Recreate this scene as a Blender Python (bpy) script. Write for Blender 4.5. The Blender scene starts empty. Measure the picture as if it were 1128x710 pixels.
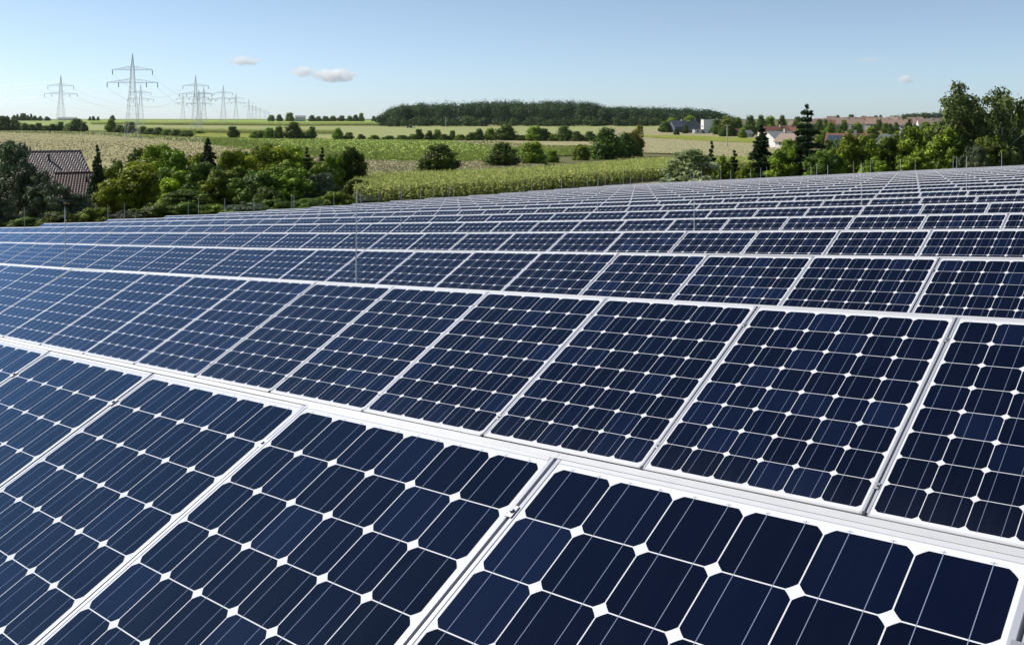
import bpy, bmesh, math, random
import numpy as np
from mathutils import Matrix, Vector
R = math.radians
scene = bpy.context.scene
COL = scene.collection

# ------------------------------------------------------------------ camera
cam_data = bpy.data.cameras.new('camera')
cam = bpy.data.objects.new('camera', cam_data); COL.objects.link(cam)
cam.location = (0, 0, 0); cam.rotation_euler = (R(90), 0, 0)
cam_data.sensor_width = 36.0; cam_data.lens = 33.535; cam_data.shift_y = -0.1985
cam_data.clip_start = 0.05; cam_data.clip_end = 60000
scene.camera = cam

# ------------------------------------------------------------------ sky, sun, exposure
SUN_AZ, SUN_EL = 290.0, 43.0            # azimuth clockwise from the viewing direction
world = bpy.data.worlds.new('World'); scene.world = world; world.use_nodes = True
wn = world.node_tree.nodes; wl = world.node_tree.links
bg = wn['Background']; sky = wn.new('ShaderNodeTexSky')
sky.sky_type = 'NISHITA'; sky.sun_disc = False
sky.sun_elevation = R(SUN_EL); sky.sun_rotation = R(SUN_AZ)
sky.altitude = 200; sky.air_density = 0.6; sky.dust_density = 0.4; sky.ozone_density = 4.5
hsv = wn.new('ShaderNodeHueSaturation'); hsv.inputs['Saturation'].default_value = 0.78; hsv.inputs['Hue'].default_value = 0.489
wl.new(sky.outputs[0], hsv.inputs['Color']); wl.new(hsv.outputs[0], bg.inputs[0]); bg.inputs[1].default_value = 0.100
sd = bpy.data.lights.new('sun', 'SUN'); sd.energy = 5.0; sd.angle = R(0.53); sd.color = (1.0, 0.95, 0.87)
sun = bpy.data.objects.new('sun', sd); COL.objects.link(sun)
sdir = Vector((math.sin(R(SUN_AZ))*math.cos(R(SUN_EL)), math.cos(R(SUN_AZ))*math.cos(R(SUN_EL)), math.sin(R(SUN_EL))))
sun.rotation_euler = sdir.to_track_quat('Z', 'Y').to_euler()
sun.location = (-60, 20, 60)
scene.view_settings.view_transform = 'Standard'
scene.view_settings.look = 'None'; scene.view_settings.gamma = 1.0
scene.view_settings.exposure = 0.42
scene.cycles.volume_bounces = 12
scene.render.resolution_x = 1024; scene.render.resolution_y = 644

# ------------------------------------------------------------------ helpers
F, CX, CY = 1050.8, 564.0, 130.0         # survey of the place: sight lines of the camera above
rng = random.Random(5)
ORD = ['', 'first', 'second', 'third', 'fourth', 'fifth', 'sixth', 'seventh', 'eighth', 'ninth', 'tenth', 'eleventh', 'twelfth',
       'thirteenth', 'fourteenth', 'fifteenth', 'sixteenth', 'seventeenth', 'eighteenth', 'nineteenth', 'twentieth']
def ordinal(n):
    if n <= 20: return ORD[n]
    tens = {2: 'twenty', 3: 'thirty', 4: 'forty', 5: 'fifty'}[n//10]
    return tens + '-' + ORD[n % 10] if n % 10 else {3: 'thirtieth', 4: 'fortieth', 5: 'fiftieth'}[n//10]

def tag(o, label=None, cat=None, group=None, kind=None):
    if label: o['label'] = label
    if cat: o['category'] = cat
    if group: o['group'] = group
    if kind: o['kind'] = kind
    return o
def link(name, me, parent=None, mat=None):
    o = bpy.data.objects.new(name, me); COL.objects.link(o)
    if parent is not None: o.parent = parent
    if mat is not None:
        me.materials.clear(); me.materials.append(mat)
    return o
def empty(name, loc=(0, 0, 0), rz=0.0):
    o = bpy.data.objects.new(name, None); COL.objects.link(o)
    o.empty_display_size = 0.2; o.location = loc; o.rotation_euler = (0, 0, rz); return o
def dup(root):
    r = root.copy(); COL.objects.link(r)
    for ch in list(root.children):
        c = ch.copy(); COL.objects.link(c); c.parent = r
        for g in ch.children:
            e = g.copy(); COL.objects.link(e); e.parent = c
    return r

class MB:
    """collects boxes, prisms and tubes into one mesh"""
    def __init__(s): s.v = []; s.f = []
    def add(s, vs, fs):
        b = len(s.v); s.v += [tuple(p) for p in vs]; s.f += [tuple(i+b for i in f) for f in fs]; return s
    def box(s, x0, x1, y0, y1, z0, z1):
        return s.add([(x0,y0,z0),(x1,y0,z0),(x1,y1,z0),(x0,y1,z0),(x0,y0,z1),(x1,y0,z1),(x1,y1,z1),(x0,y1,z1)],
                     [(3,2,1,0),(4,5,6,7),(0,1,5,4),(1,2,6,5),(2,3,7,6),(3,0,4,7)])
    def tube(s, pts, rad, n=6, cap=True):
        pts = [Vector(p) for p in pts]
        if not hasattr(rad, '__len__'): rad = [rad]*len(pts)
        b = len(s.v)
        for i, p in enumerate(pts):
            t = (pts[min(i+1, len(pts)-1)] - pts[max(i-1, 0)]).normalized()
            a = Vector((0, 0, 1)) if abs(t.z) < 0.9 else Vector((1, 0, 0))
            e1 = t.cross(a).normalized(); e2 = t.cross(e1)
            for k in range(n):
                q = p + (e1*math.cos(2*math.pi*k/n) + e2*math.sin(2*math.pi*k/n))*rad[i]
                s.v.append(tuple(q))
        for i in range(len(pts)-1):
            for k in range(n):
                s.f.append((b+i*n+k, b+i*n+(k+1) % n, b+(i+1)*n+(k+1) % n, b+(i+1)*n+k))
        if cap:
            s.f.append(tuple(b+k for k in reversed(range(n)))); s.f.append(tuple(b+(len(pts)-1)*n+k for k in range(n)))
        return s
    def bar(s, p, q, w):
        return s.tube([p, q], w*0.7, 4, False)
    def mesh(s, name, smooth=False):
        me = bpy.data.meshes.new(name); me.from_pydata(s.v, [], s.f); me.update()
        if smooth: me.polygons.foreach_set('use_smooth', [True]*len(me.polygons))
        return me
    def build(s, name, mat, parent=None, smooth=False):
        return link(name, s.mesh(name, smooth), parent, mat)

# ------------------------------------------------------------------ materials
class NT:
    def __init__(s, name):
        s.m = bpy.data.materials.new(name); s.m.use_nodes = True
        s.t = s.m.node_tree; s.n = s.t.nodes; s.l = s.t.links; s.b = s.n['Principled BSDF']
    def new(s, typ, **kw):
        nd = s.n.new(typ)
        for k, v in kw.items(): setattr(nd, k, v)
        return nd
    def put(s, sock, val):
        if isinstance(val, bpy.types.NodeSocket): s.l.new(val, sock)
        else: sock.default_value = val
    def math(s, op, a, b=None, c=None):
        nd = s.new('ShaderNodeMath', operation=op); s.put(nd.inputs[0], a)
        if b is not None: s.put(nd.inputs[1], b)
        if c is not None: s.put(nd.inputs[2], c)
        return nd.outputs[0]
    def mix(s, fac, a, b):
        nd = s.new('ShaderNodeMix', data_type='RGBA'); s.put(nd.inputs[0], fac)
        s.put(nd.inputs[6], a if isinstance(a, bpy.types.NodeSocket) else tuple(a)+(1,))
        s.put(nd.inputs[7], b if isinstance(b, bpy.types.NodeSocket) else tuple(b)+(1,))
        return nd.outputs[2]
    def noise(s, scale, detail=4, rough=0.55, coord=None, dim='3D'):
        nd = s.new('ShaderNodeTexNoise'); nd.inputs['Scale'].default_value = scale
        nd.inputs['Detail'].default_value = detail; nd.inputs['Roughness'].default_value = rough
        if coord is not None: s.l.new(coord, nd.inputs['Vector'])
        return nd.outputs[0]
    def ramp(s, fac, stops):
        nd = s.new('ShaderNodeValToRGB'); s.put(nd.inputs[0], fac); el = nd.color_ramp.elements
        while len(el) < len(stops): el.new(0.5)
        for e, (p, c) in zip(el, stops):
            e.position = p; e.color = tuple(c)+(1,) if len(c) == 3 else c
        return nd.outputs[0]
    def pos(s): return s.new('ShaderNodeNewGeometry').outputs['Position']
    def objc(s): return s.new('ShaderNodeTexCoord').outputs['Object']
    def bump(s, h, strength=0.3, dist=0.05):
        nd = s.new('ShaderNodeBump'); nd.inputs['Strength'].default_value = strength; nd.inputs['Distance'].default_value = dist
        s.l.new(h, nd.inputs['Height']); s.l.new(nd.outputs[0], s.b.inputs['Normal'])
    def set(s, color=None, rough=None, metal=None, spec=None, ior=None):
        if color is not None: s.put(s.b.inputs['Base Color'], color if isinstance(color, bpy.types.NodeSocket) else tuple(color)+(1,))
        if rough is not None: s.put(s.b.inputs['Roughness'], rough)
        if metal is not None: s.b.inputs['Metallic'].default_value = metal
        if spec is not None: s.b.inputs['Specular IOR Level'].default_value = spec
        if ior is not None: s.b.inputs['IOR'].default_value = ior
        return s.m
def plain(name, c, rough=0.6, metal=0.0, var=0.12, scale=3.0, spec=0.4):
    t = NT(name); n = t.noise(scale, 5, 0.6, t.objc())
    col = t.mix(n, [x*(1-var) for x in c], [min(1, x*(1+var)) for x in c])
    return t.set(col, rough, metal, spec)

W_MOD, L_MOD = 1.003, 1.226             # a module; the pitch along a row is W_PIT
W_PIT = 1.010
def cell_material():
    """monocrystalline cells under glass: 6 x 8 pseudo-square cells, two bus bars each, white back sheet"""
    t = NT('solar_cells_under_glass')
    uv = t.new('ShaderNodeUVMap', uv_map='panel_metres').outputs[0]
    sep = t.new('ShaderNodeSeparateXYZ'); t.l.new(uv, sep.inputs[0]); x, y = sep.outputs[0], sep.outputs[1]
    rnd = t.math('ADD', t.new('ShaderNodeObjectInfo').outputs['Random'], t.new('ShaderNodeAttribute', attribute_name='panel_random').outputs['Fac'])
    PX, PY, G = 0.1606, 0.1468, 0.0026
    X0 = (W_MOD - (6*PX - G))/2; Y0 = 0.028
    cx = t.math('DIVIDE', t.math('SUBTRACT', x, X0 - G/2), PX); cy = t.math('DIVIDE', t.math('SUBTRACT', y, Y0 - G/2), PY)
    ix, iy = t.math('FLOOR', cx), t.math('FLOOR', cy)
    lx = t.math('MULTIPLY', t.math('SUBTRACT', t.math('SUBTRACT', cx, ix), 0.5), PX)     # metres from the cell's middle
    ly = t.math('MULTIPLY', t.math('SUBTRACT', t.math('SUBTRACT', cy, iy), 0.5), PY)
    hx, hy = (PX-G)/2, (PY-G)/2
    ax, ay = t.math('ABSOLUTE', lx), t.math('ABSOLUTE', ly)
    inx = t.math('LESS_THAN', ax, hx); iny = t.math('LESS_THAN', ay, hy)
    # chamfered corner, slightly round
    rx, ry = t.math('DIVIDE', ax, hx), t.math('DIVIDE', ay, hy)
    rr = t.math('ADD', t.math('POWER', rx, 2.0), t.math('POWER', ry, 2.0))
    inr = t.math('LESS_THAN', rr, 1.27**2)
    ingrid = t.math('MULTIPLY', t.math('MULTIPLY', t.math('GREATER_THAN', cx, 0), t.math('LESS_THAN', cx, 6)),
                    t.math('MULTIPLY', t.math('GREATER_THAN', cy, 0), t.math('LESS_THAN', cy, 8)))
    cell = t.math('MULTIPLY', t.math('MULTIPLY', inx, iny), t.math('MULTIPLY', inr, ingrid))
    # bus bars: two ribbons per column, from the first cell to a little beyond the last
    bb = t.math('LESS_THAN', t.math('ABSOLUTE', t.math('SUBTRACT', ax, 0.0385)), 0.0007)
    inyb = t.math('MULTIPLY', t.math('GREATER_THAN', y, Y0-0.006), t.math('LESS_THAN', y, Y0+8*PY+0.004))
    bus = t.math('MULTIPLY', t.math('MULTIPLY', bb, inyb), t.math('MULTIPLY', t.math('GREATER_THAN', cx, 0), t.math('LESS_THAN', cx, 6)))
    # solder tabs showing in the white margin above the last cells
    tab = t.math('MULTIPLY', t.math('LESS_THAN', t.math('ABSOLUTE', t.math('SUBTRACT', ax, 0.0385)), 0.0055),
                 t.math('MULTIPLY', t.math('GREATER_THAN', y, Y0+8*PY+0.0005), t.math('LESS_THAN', y, Y0+8*PY+0.0028)))
    tab = t.math('MULTIPLY', tab, t.math('MULTIPLY', t.math('GREATER_THAN', cx, 0), t.math('LESS_THAN', cx, 6)))
    wn_ = t.new('ShaderNodeTexWhiteNoise', noise_dimensions='3D')
    cv = t.new('ShaderNodeCombineXYZ'); t.l.new(ix, cv.inputs[0]); t.l.new(iy, cv.inputs[1]); t.l.new(t.math('MULTIPLY', rnd, 91.7), cv.inputs[2])
    t.l.new(cv.outputs[0], wn_.inputs[0]); wv = wn_.outputs[0]
    wn2 = t.new('ShaderNodeTexWhiteNoise', noise_dimensions='1D'); t.l.new(rnd, wn2.inputs['W'])
    v3 = t.math('MULTIPLY_ADD', wn2.outputs[0], 0.3, t.math('MULTIPLY', t.math('POWER', wv, 2.0), 0.7))
    dark = t.ramp(v3, [(0.0, (0.0004, 0.0012, 0.0065)), (0.5, (0.0008, 0.0022, 0.0110)), (1.0, (0.0042, 0.0100, 0.036))])
    fine = t.noise(900, 2, 0.6, uv)
    dark = t.mix(t.math('MULTIPLY', fine, 0.35), dark, (0.002, 0.0045, 0.017))
    col = t.mix(cell, (0.53, 0.54, 0.57), dark)
    col = t.mix(tab, col, (0.30, 0.32, 0.36))
    col = t.mix(bus, col, (0.17, 0.20, 0.29))
    # thin dirt film with run-off streaks down the slope, a few specks
    ms = t.new('ShaderNodeMapping'); ms.inputs['Scale'].default_value = (26, 2.2, 1); t.l.new(t.objc(), ms.inputs[0])
    streak = t.noise(1.0, 5, 0.7, ms.outputs[0]); film = t.noise(2.3, 5, 0.6, t.objc())
    low = t.math('POWER', t.math('SUBTRACT', 1.0, t.math('MINIMUM', t.math('MULTIPLY', y, 3.2), 1.0)), 2.0)
    dirt = t.math('ADD', t.math('MULTIPLY', t.math('MULTIPLY', streak, film), 0.030), t.math('MULTIPLY', t.math('MULTIPLY', low, streak), 0.035))
    col = t.mix(dirt, col, (0.20, 0.22, 0.27))
    vo = t.new('ShaderNodeTexVoronoi'); vo.inputs['Scale'].default_value = 4.0
    vc = t.new('ShaderNodeVectorMath', operation='ADD'); t.l.new(t.objc(), vc.inputs[0]); cb = t.new('ShaderNodeCombineXYZ'); t.l.new(t.math('MULTIPLY', rnd, 37.0), cb.inputs[2]); t.l.new(cb.outputs[0], vc.inputs[1])
    t.l.new(t.objc(), vo.inputs['Vector'])
    sv = t.new('ShaderNodeSeparateColor'); t.l.new(vo.outputs['Color'], sv.inputs[0])
    speck = t.math('MULTIPLY', t.math('LESS_THAN', vo.outputs['Distance'], t.math('MULTIPLY', sv.outputs[0], 0.028)), t.math('GREATER_THAN', t.math('FRACT', t.math('ADD', sv.outputs[1], rnd)), 0.90))
    col = t.mix(speck, col, (0.55, 0.55, 0.52))
    dust = t.noise(5, 6, 0.65, t.objc())
    rough = t.math('MULTIPLY_ADD', dust, 0.10, 0.06)
    t.set(col, 0.6, 0.0, 0.0, 1.0)
    # the anti-reflective glass mirrors the sky with a blue cast
    gl = t.new('ShaderNodeBsdfGlossy'); gl.inputs['Color'].default_value = (0.42, 0.66, 0.95, 1); t.l.new(rough, gl.inputs['Roughness'])
    fr = t.new('ShaderNodeFresnel'); fr.inputs['IOR'].default_value = 1.45
    mx = t.new('ShaderNodeMixShader'); out = t.n['Material Output']
    t.l.new(t.math('MULTIPLY', t.math('MAXIMUM', t.math('SUBTRACT', fr.outputs[0], 0.024), 0.004), 1.05), mx.inputs[0]); t.l.new(t.b.outputs[0], mx.inputs[1]); t.l.new(gl.outputs[0], mx.inputs[2]); t.l.new(mx.outputs[0], out.inputs[0])
    h = t.noise(1400, 2, 0.5, uv); t.bump(h, 0.05, 0.0006)
    for nd in (gl, fr): t.l.new(t.b.inputs['Normal'].links[0].from_socket, nd.inputs['Normal'])
    return t.m
M = {}
M['cells'] = cell_material()
def alu(name, c, rough, metal):
    t = NT(name); n = t.noise(14, 4, 0.6, t.objc())
    return t.set(t.mix(n, [x*0.92 for x in c], c), t.math('MULTIPLY_ADD', n, 0.15, rough), metal, 0.5)
M['frame'] = alu('anodised_frame', (0.40, 0.415, 0.465), 0.30, 0.4)
M['top_rail'] = alu('top_rail_aluminium', (0.45, 0.455, 0.475), 0.35, 0.15)
M['frame_end'] = alu('frame_end_painted_highlight', (0.50, 0.505, 0.53), 0.3, 0.15)  # short frame bars in a lighter tone, painting in their sunlit edge
M['rail_white'] = alu('bottom_rail_aluminium', (0.50, 0.505, 0.52), 0.4, 0.15)
M['rail'] = alu('mill_aluminium', (0.66, 0.68, 0.72), 0.35, 0.6)
M['clamp'] = alu('clamp_steel', (0.34, 0.35, 0.38), 0.35, 0.8)
M['dark'] = plain('dark_rubber', (0.03, 0.03, 0.032), 0.6)
M['zinc'] = plain('galvanised_steel', (0.55, 0.56, 0.57), 0.45, 0.3)
M['rod'] = plain('lightning_rod_metal', (0.62, 0.63, 0.66), 0.4, 0.3)
M['pylon'] = plain('pylon_steel', (0.44, 0.47, 0.50), 0.6, 0.1)
M['pylon_dark'] = plain('insulator_brown', (0.10, 0.10, 0.11), 0.4)
M['wire'] = plain('conductor_wire', (0.20, 0.22, 0.25), 0.5, 0.3)

def ground_mat(name, c1, c2, c3=None, scale=0.4, rows=None, fine=6.0, bump=0.0):
    """field or ground: patchy colour, fine grain, optional drill rows (angle, spacing, strength)"""
    t = NT(name); p = t.pos()
    a = t.noise(scale*0.12, 5, 0.6, p); b = t.noise(fine, 3, 0.7, p); d = t.noise(scale, 6, 0.65, p)
    f = t.math('ADD', t.math('MULTIPLY', a, 0.5), t.math('MULTIPLY', d, 0.5))
    col = t.ramp(f, [(0.36, c1), (0.64, c2)])
    mp0 = t.new('ShaderNodeMapping'); mp0.inputs['Scale'].default_value = (0.16, 0.05, 0.1); t.l.new(p, mp0.inputs[0])
    e = t.noise(1.0, 6, 0.72, mp0.outputs[0])
    col = t.mix(t.ramp(e, [(0.44, (0, 0, 0)), (0.62, (0.75, 0.75, 0.75))]), col, c3 or [x*0.78 for x in c1])
    if c3: col = t.mix(t.ramp(b, [(0.48, (0, 0, 0)), (0.66, (1, 1, 1))]), col, c3)
    if rows:
        ang, spc, st, cr = rows
        mp = t.new('ShaderNodeMapping'); mp.inputs['Rotation'].default_value = (0, 0, ang); t.l.new(p, mp.inputs[0])
        w = t.new('ShaderNodeTexWave', wave_type='BANDS'); w.inputs['Scale'].default_value = 0.314/spc*1.0
        w.inputs['Distortion'].default_value = 1.5; w.inputs['Detail'].default_value = 2; w.inputs['Detail Scale'].default_value = 0.6
        t.l.new(mp.outputs[0], w.inputs[0])
        col = t.mix(t.math('MULTIPLY', w.outputs['Fac'], st), col, cr)
    if bump: t.bump(b, bump, 0.2)
    return t.set(col, 0.95, 0, 0.1)

def leaf_mat(name, c1, c2, trans=0.35, gloss=0.12):
    """leaves: every leaf has its own tint between two greens; light shines through"""
    t = NT(name); a = t.new('ShaderNodeAttribute', attribute_name='tint').outputs['Fac']
    rnd = t.new('ShaderNodeObjectInfo').outputs['Random']
    col = t.mix(a, c1, c2)
    hs = t.new('ShaderNodeHueSaturation'); t.l.new(col, hs.inputs['Color'])
    t.l.new(t.math('MULTIPLY_ADD', rnd, 0.03, 0.493), hs.inputs['Hue']); t.l.new(t.math('MULTIPLY_ADD', rnd, 0.5, 0.75), hs.inputs['Value'])
    col = hs.outputs[0]
    t.set(col, 0.55, 0, gloss)
    tr = t.new('ShaderNodeBsdfTranslucent'); t.l.new(col, tr.inputs[0])
    mx = t.new('ShaderNodeMixShader'); mx.inputs[0].default_value = trans
    out = t.n['Material Output']; t.l.new(t.b.outputs[0], mx.inputs[1]); t.l.new(tr.outputs[0], mx.inputs[2]); t.l.new(mx.outputs[0], out.inputs[0])
    return t.m
M['leaf_maple'] = leaf_mat('leaf_yellow_green', (0.055, 0.085, 0.006), (0.44, 0.52, 0.03), 0.2)
M['leaf_mid'] = leaf_mat('leaf_mid_green', (0.036, 0.066, 0.008), (0.288, 0.372, 0.030), 0.14)
M['leaf_dark'] = leaf_mat('leaf_dark_green', (0.023, 0.043, 0.008), (0.155, 0.210, 0.028), 0.14)
M['leaf_silver'] = leaf_mat('leaf_silver_green', (0.035, 0.050, 0.028), (0.165, 0.205, 0.10), 0.12, 0.15)
M['leaf_pale'] = leaf_mat('leaf_variegated', (0.08, 0.12, 0.03), (0.50, 0.53, 0.28), 0.3)
M['leaf_birch'] = leaf_mat('leaf_birch', (0.040, 0.063, 0.020), (0.196, 0.247, 0.066), 0.2)
M['leaf_yellow'] = leaf_mat('leaf_yellowing', (0.10, 0.11, 0.015), (0.26, 0.25, 0.03), 0.45)
M['needle'] = leaf_mat('conifer_needles', (0.012, 0.026, 0.012), (0.05, 0.08, 0.028), 0.12)
M['needle_light'] = leaf_mat('young_conifer_needles', (0.03, 0.05, 0.012), (0.09, 0.11, 0.03), 0.2)
M['leaf_far'] = leaf_mat('far_wood_leaves', (0.012, 0.028, 0.012), (0.062, 0.095, 0.030), 0.2)
M['leaf_far_light'] = leaf_mat('wood_edge_leaves', (0.035, 0.060, 0.018), (0.08, 0.11, 0.03), 0.25)
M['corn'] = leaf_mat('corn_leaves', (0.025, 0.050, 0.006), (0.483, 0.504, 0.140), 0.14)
M['bark'] = plain('bark_brown', (0.07, 0.055, 0.04), 0.9, 0, 0.4, 4)
M['bark_birch'] = plain('birch_bark', (0.55, 0.54, 0.50), 0.8, 0, 0.35, 3)

# ------------------------------------------------------------------ the lie of the land
def smooth(a, b, x):
    t = np.clip((np.asarray(x, float)-a)/(b-a), 0, 1); return t*t*(3-2*t)
D_T = np.array([-5, 1.6, 4.5, 7.4, 10.25, 13.1, 16, 18.9, 21.7, 24.6, 27.5, 35, 47.5, 53, 60, 70])
C_T = np.array([-.60, -.65, -.765, -.81, -.835, -.862, -.88, -.90, -.922, -.945, -.965, -1.005, -1.065, -1.10, -1.13, -1.18])
def z_top(s, d):
    """height of a row's upper edge at s metres along it, d metres out"""
    c = np.interp(d, D_T, C_T) + 0.006*np.maximum(0, -s-12)*np.maximum(0, 1-(d-4)/25)*(np.asarray(d) > 2.5)
    return 0.0870*s + c
B_Y = np.array([0, 60, 90, 150, 250, 450, 700, 1000, 1500, 2500, 4000, 9000])
B_Z = np.array([-5.6, -6.1, -6.5, -7.5, -9.0, -10.0, -9.0, -7.0, -4.6, -1.4, -0.2, -1.0])
def land(x, y):
    x = np.asarray(x, float); y = np.asarray(y, float)
    s = .7193*x - .6947*y; d = .6947*x + .7193*y
    sc = np.clip(s, -47, 14); dc = np.clip(d, -6, 62)
    A = z_top(sc, dc) - 1.08
    off = np.hypot(s-sc, d-dc)
    ye = np.maximum(y, 0.4*np.hypot(x, y)); a = x/np.maximum(ye, 1e-3)
    Bz = np.interp(ye, B_Y, B_Z)
    Bz = Bz - 3.6*np.exp(-((ye-150)/75.0)**2)*smooth(-0.30, -0.46, a)
    Bz = Bz + 1.5*np.exp(-((ye-1150)/300.0)**2)*smooth(0.17, 0.36, a)
    Bz = Bz + 5.0*np.exp(-((ye-1150)/170.0)**2)*smooth(-0.14, -0.09, a)*smooth(0.24, 0.16, a)
    w = smooth(0, 26, off)
    return A*(1-w) + Bz*w
def hit(px, py, far=4200.0):
    """where the sight line through a point of the photograph meets the land"""
    a = (px-CX)/F; b = (CY-py)/F
    Y = np.geomspace(55, far, 900); g = land(a*Y, Y) - b*Y
    i = np.where(g > 0)[0]
    if len(i) == 0: y = far
    elif i[0] == 0: y = Y[0]
    else:
        lo, hi = Y[i[0]-1], Y[i[0]]
        for _ in range(30):
            m = (lo+hi)/2
            if land(a*m, m) - b*m > 0: hi = m
            else: lo = m
        y = (lo+hi)/2
    return a*y, y, float(land(a*y, y))
def at(px, Y):
    x = (px-CX)/F*Y; return x, Y, float(land(x, Y))

def fast_mesh(name, verts, quads, tint=None):
    me = bpy.data.meshes.new(name); n = len(verts); m = len(quads)
    me.vertices.add(n); me.vertices.foreach_set('co', np.asarray(verts, np.float32).ravel())
    me.loops.add(m*4); me.loops.foreach_set('vertex_index', np.asarray(quads, np.int32).ravel())
    me.polygons.add(m); me.polygons.foreach_set('loop_start', np.arange(0, m*4, 4, dtype=np.int32))
    try: me.polygons.foreach_set('loop_total', np.full(m, 4, np.int32))
    except Exception: pass
    if tint is not None:
        at_ = me.attributes.new('tint', 'FLOAT', 'FACE'); at_.data.foreach_set('value', np.asarray(tint, np.float32))
    me.update(calc_edges=True); me.validate(); return me

# ground sheet, out to the horizon
th = np.concatenate([np.linspace(-50, 50, 301), np.linspace(50, 310, 90)[1:-1]])
rr = np.concatenate([np.linspace(0.6, 70, 90), np.geomspace(71, 9000, 190)])
TH, RR = np.meshgrid(np.radians(th), rr); X = np.sin(TH)*RR; Yg = np.cos(TH)*RR
V = np.stack([X, Yg, land(X, Yg)], -1).reshape(-1, 3); nt = len(th)
I, J = np.meshgrid(np.arange(len(rr)-1), np.arange(nt), indexing='ij'); J2 = (J+1) % nt
Q = np.stack([I*nt+J, I*nt+J2, (I+1)*nt+J2, (I+1)*nt+J], -1).reshape(-1, 4)
Q = Q[:, ::-1]
g = link('ground', fast_mesh('ground', V, Q), None, ground_mat('meadow_ground', (0.098, 0.104, 0.039), (0.150, 0.137, 0.058), (0.078, 0.091, 0.033), 0.3, None, 3.0))
tag(g, kind='structure')

def strip(name, pts, mat, lift=0.06, nx=60, ny=14, far=3200):
    """a field: pts = (x, y_near, y_far) sight lines along its near and far border; the sheet follows the land"""
    xs = np.array([p[0] for p in pts], float); yn = np.array([p[1] for p in pts], float); yf = np.array([p[2] for p in pts], float)
    vs = []
    for i in range(nx+1):
        x = xs[0] + (xs[-1]-xs[0])*i/nx; a = np.interp(x, xs, yn); b = np.interp(x, xs, yf)
        p0 = hit(x, a, far); p1 = hit(x, b, far)
        for j in range(ny+1):
            k = j/ny; yy = p0[1]*(p1[1]/p0[1])**k
            xx = (x-CX)/F*yy; vs.append((xx, yy, float(land(xx, yy)) + lift + 0.00025*yy))
    q = []
    for i in range(nx):
        for j in range(ny):
            b = i*(ny+1)+j; q.append((b, b+ny+1, b+ny+2, b+1))
    o = link(name, fast_mesh(name, vs, q), None, mat); tag(o, kind='structure')
    STRIPS[name] = np.array(vs).reshape(nx+1, ny+1, 3); return o
def tufts(name, field, n, size, mat, seed, label, lo=0.0, hi=1.0, blades=3):
    """clods or plants standing up from a field: a few small leaves each"""
    r = np.random.default_rng(seed); Gd = STRIPS[field]; nx, ny = Gd.shape[0]-1, Gd.shape[1]-1
    u = r.random(n)*nx; v = (lo+(hi-lo)*r.random(n))*ny; i = np.minimum(u.astype(int), nx-1); j = np.minimum(v.astype(int), ny-1); fu, fv = (u-i)[:, None], (v-j)[:, None]
    P = (Gd[i, j]*(1-fu)+Gd[i+1, j]*fu)*(1-fv) + (Gd[i, j+1]*(1-fu)+Gd[i+1, j+1]*fu)*fv
    vs, tn = [], []; tb = r.random(n)
    for k in range(blades):
        az = r.random(n)*6.283; sz = size*(0.5+1.0*r.random(n)); e = np.stack([np.cos(az), np.sin(az), np.zeros(n)], 1); ln = np.stack([-np.sin(az), np.cos(az), np.zeros(n)], 1)*(sz*0.5*r.random(n))[:, None]
        up = np.array([0, 0, 1.0])*sz[:, None]; q = e*(sz*0.55)[:, None]; c0 = P + r.normal(size=(n, 3))*size*0.25*np.array([1, 1, 0]) - np.array([0, 0, 0.1*size])
        vs.append(np.stack([c0-q*0.7, c0+q*0.7, c0+q+up*0.8+ln, c0-q+up*0.8+ln], 1)); tn.append(np.clip(tb*0.6+0.4*r.random(n), 0, 1))
    Vv = np.concatenate(vs).reshape(-1, 3); me = fast_mesh(name, Vv, np.arange(len(Vv)).reshape(-1, 4), np.concatenate(tn))
    return tag(link(name, me, None, mat), label, None, None, 'stuff')
M['beet'] = leaf_mat('beet_leaves', (0.196, 0.259, 0.055), (0.380, 0.471, 0.120), 0.25)
M['straw'] = leaf_mat('straw_and_clods', (0.270, 0.242, 0.147), (0.400, 0.369, 0.221), 0.2)
M['meadow_grass'] = leaf_mat('meadow_grass', (0.14, 0.17, 0.045), (0.34, 0.37, 0.14), 0.15)
STRIPS = {}

tan1 = ground_mat('stubble_field', (0.246, 0.222, 0.105), (0.321, 0.289, 0.139), (0.166, 0.154, 0.085), 0.5, (1.0, 6.0, 0.3, (0.357, 0.339, 0.160)), 5)
tan2 = ground_mat('ploughed_field', (0.254, 0.232, 0.129), (0.320, 0.288, 0.161), (0.230, 0.218, 0.118), 0.5, None, 5)
green1 = ground_mat('beet_field', (0.184, 0.257, 0.046), (0.254, 0.327, 0.066), (0.132, 0.198, 0.032), 0.35, (0.35, 5.0, 0.4, (0.299, 0.356, 0.086)), 3)
lgreen = ground_mat('meadow', (0.195, 0.260, 0.072), (0.263, 0.309, 0.101), None, 0.4, (0.2, 14.0, 0.3, (0.282, 0.309, 0.108)), 3)
ygreen = ground_mat('mustard_green_field', (0.166, 0.202, 0.030), (0.240, 0.252, 0.036), None, 0.4, None, 3)
pale = ground_mat('mown_field', (0.253, 0.257, 0.111), (0.304, 0.310, 0.138), (0.204, 0.232, 0.085), 0.3, (0.25, 22.0, 0.4, (0.211, 0.253, 0.092)), 3)
track = ground_mat('sandy_track', (0.232, 0.200, 0.128), (0.300, 0.262, 0.180), (0.203, 0.185, 0.112), 1.0, None, 8)
strip('stubble_field', [(-160, 205, 142.5), (0, 205, 142.8), (110, 205, 144.5), (240, 205, 151.5), (330, 205, 163), (400, 205, 173.0)], tan1, 0.05)
strip('field_margin', [(-160, 145.2, 142.6), (0, 145.2, 142.9), (110, 148, 144.6), (240, 158, 151.0), (330, 169, 162), (400, 176.5, 172.0)], pale, 0.12)
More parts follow.
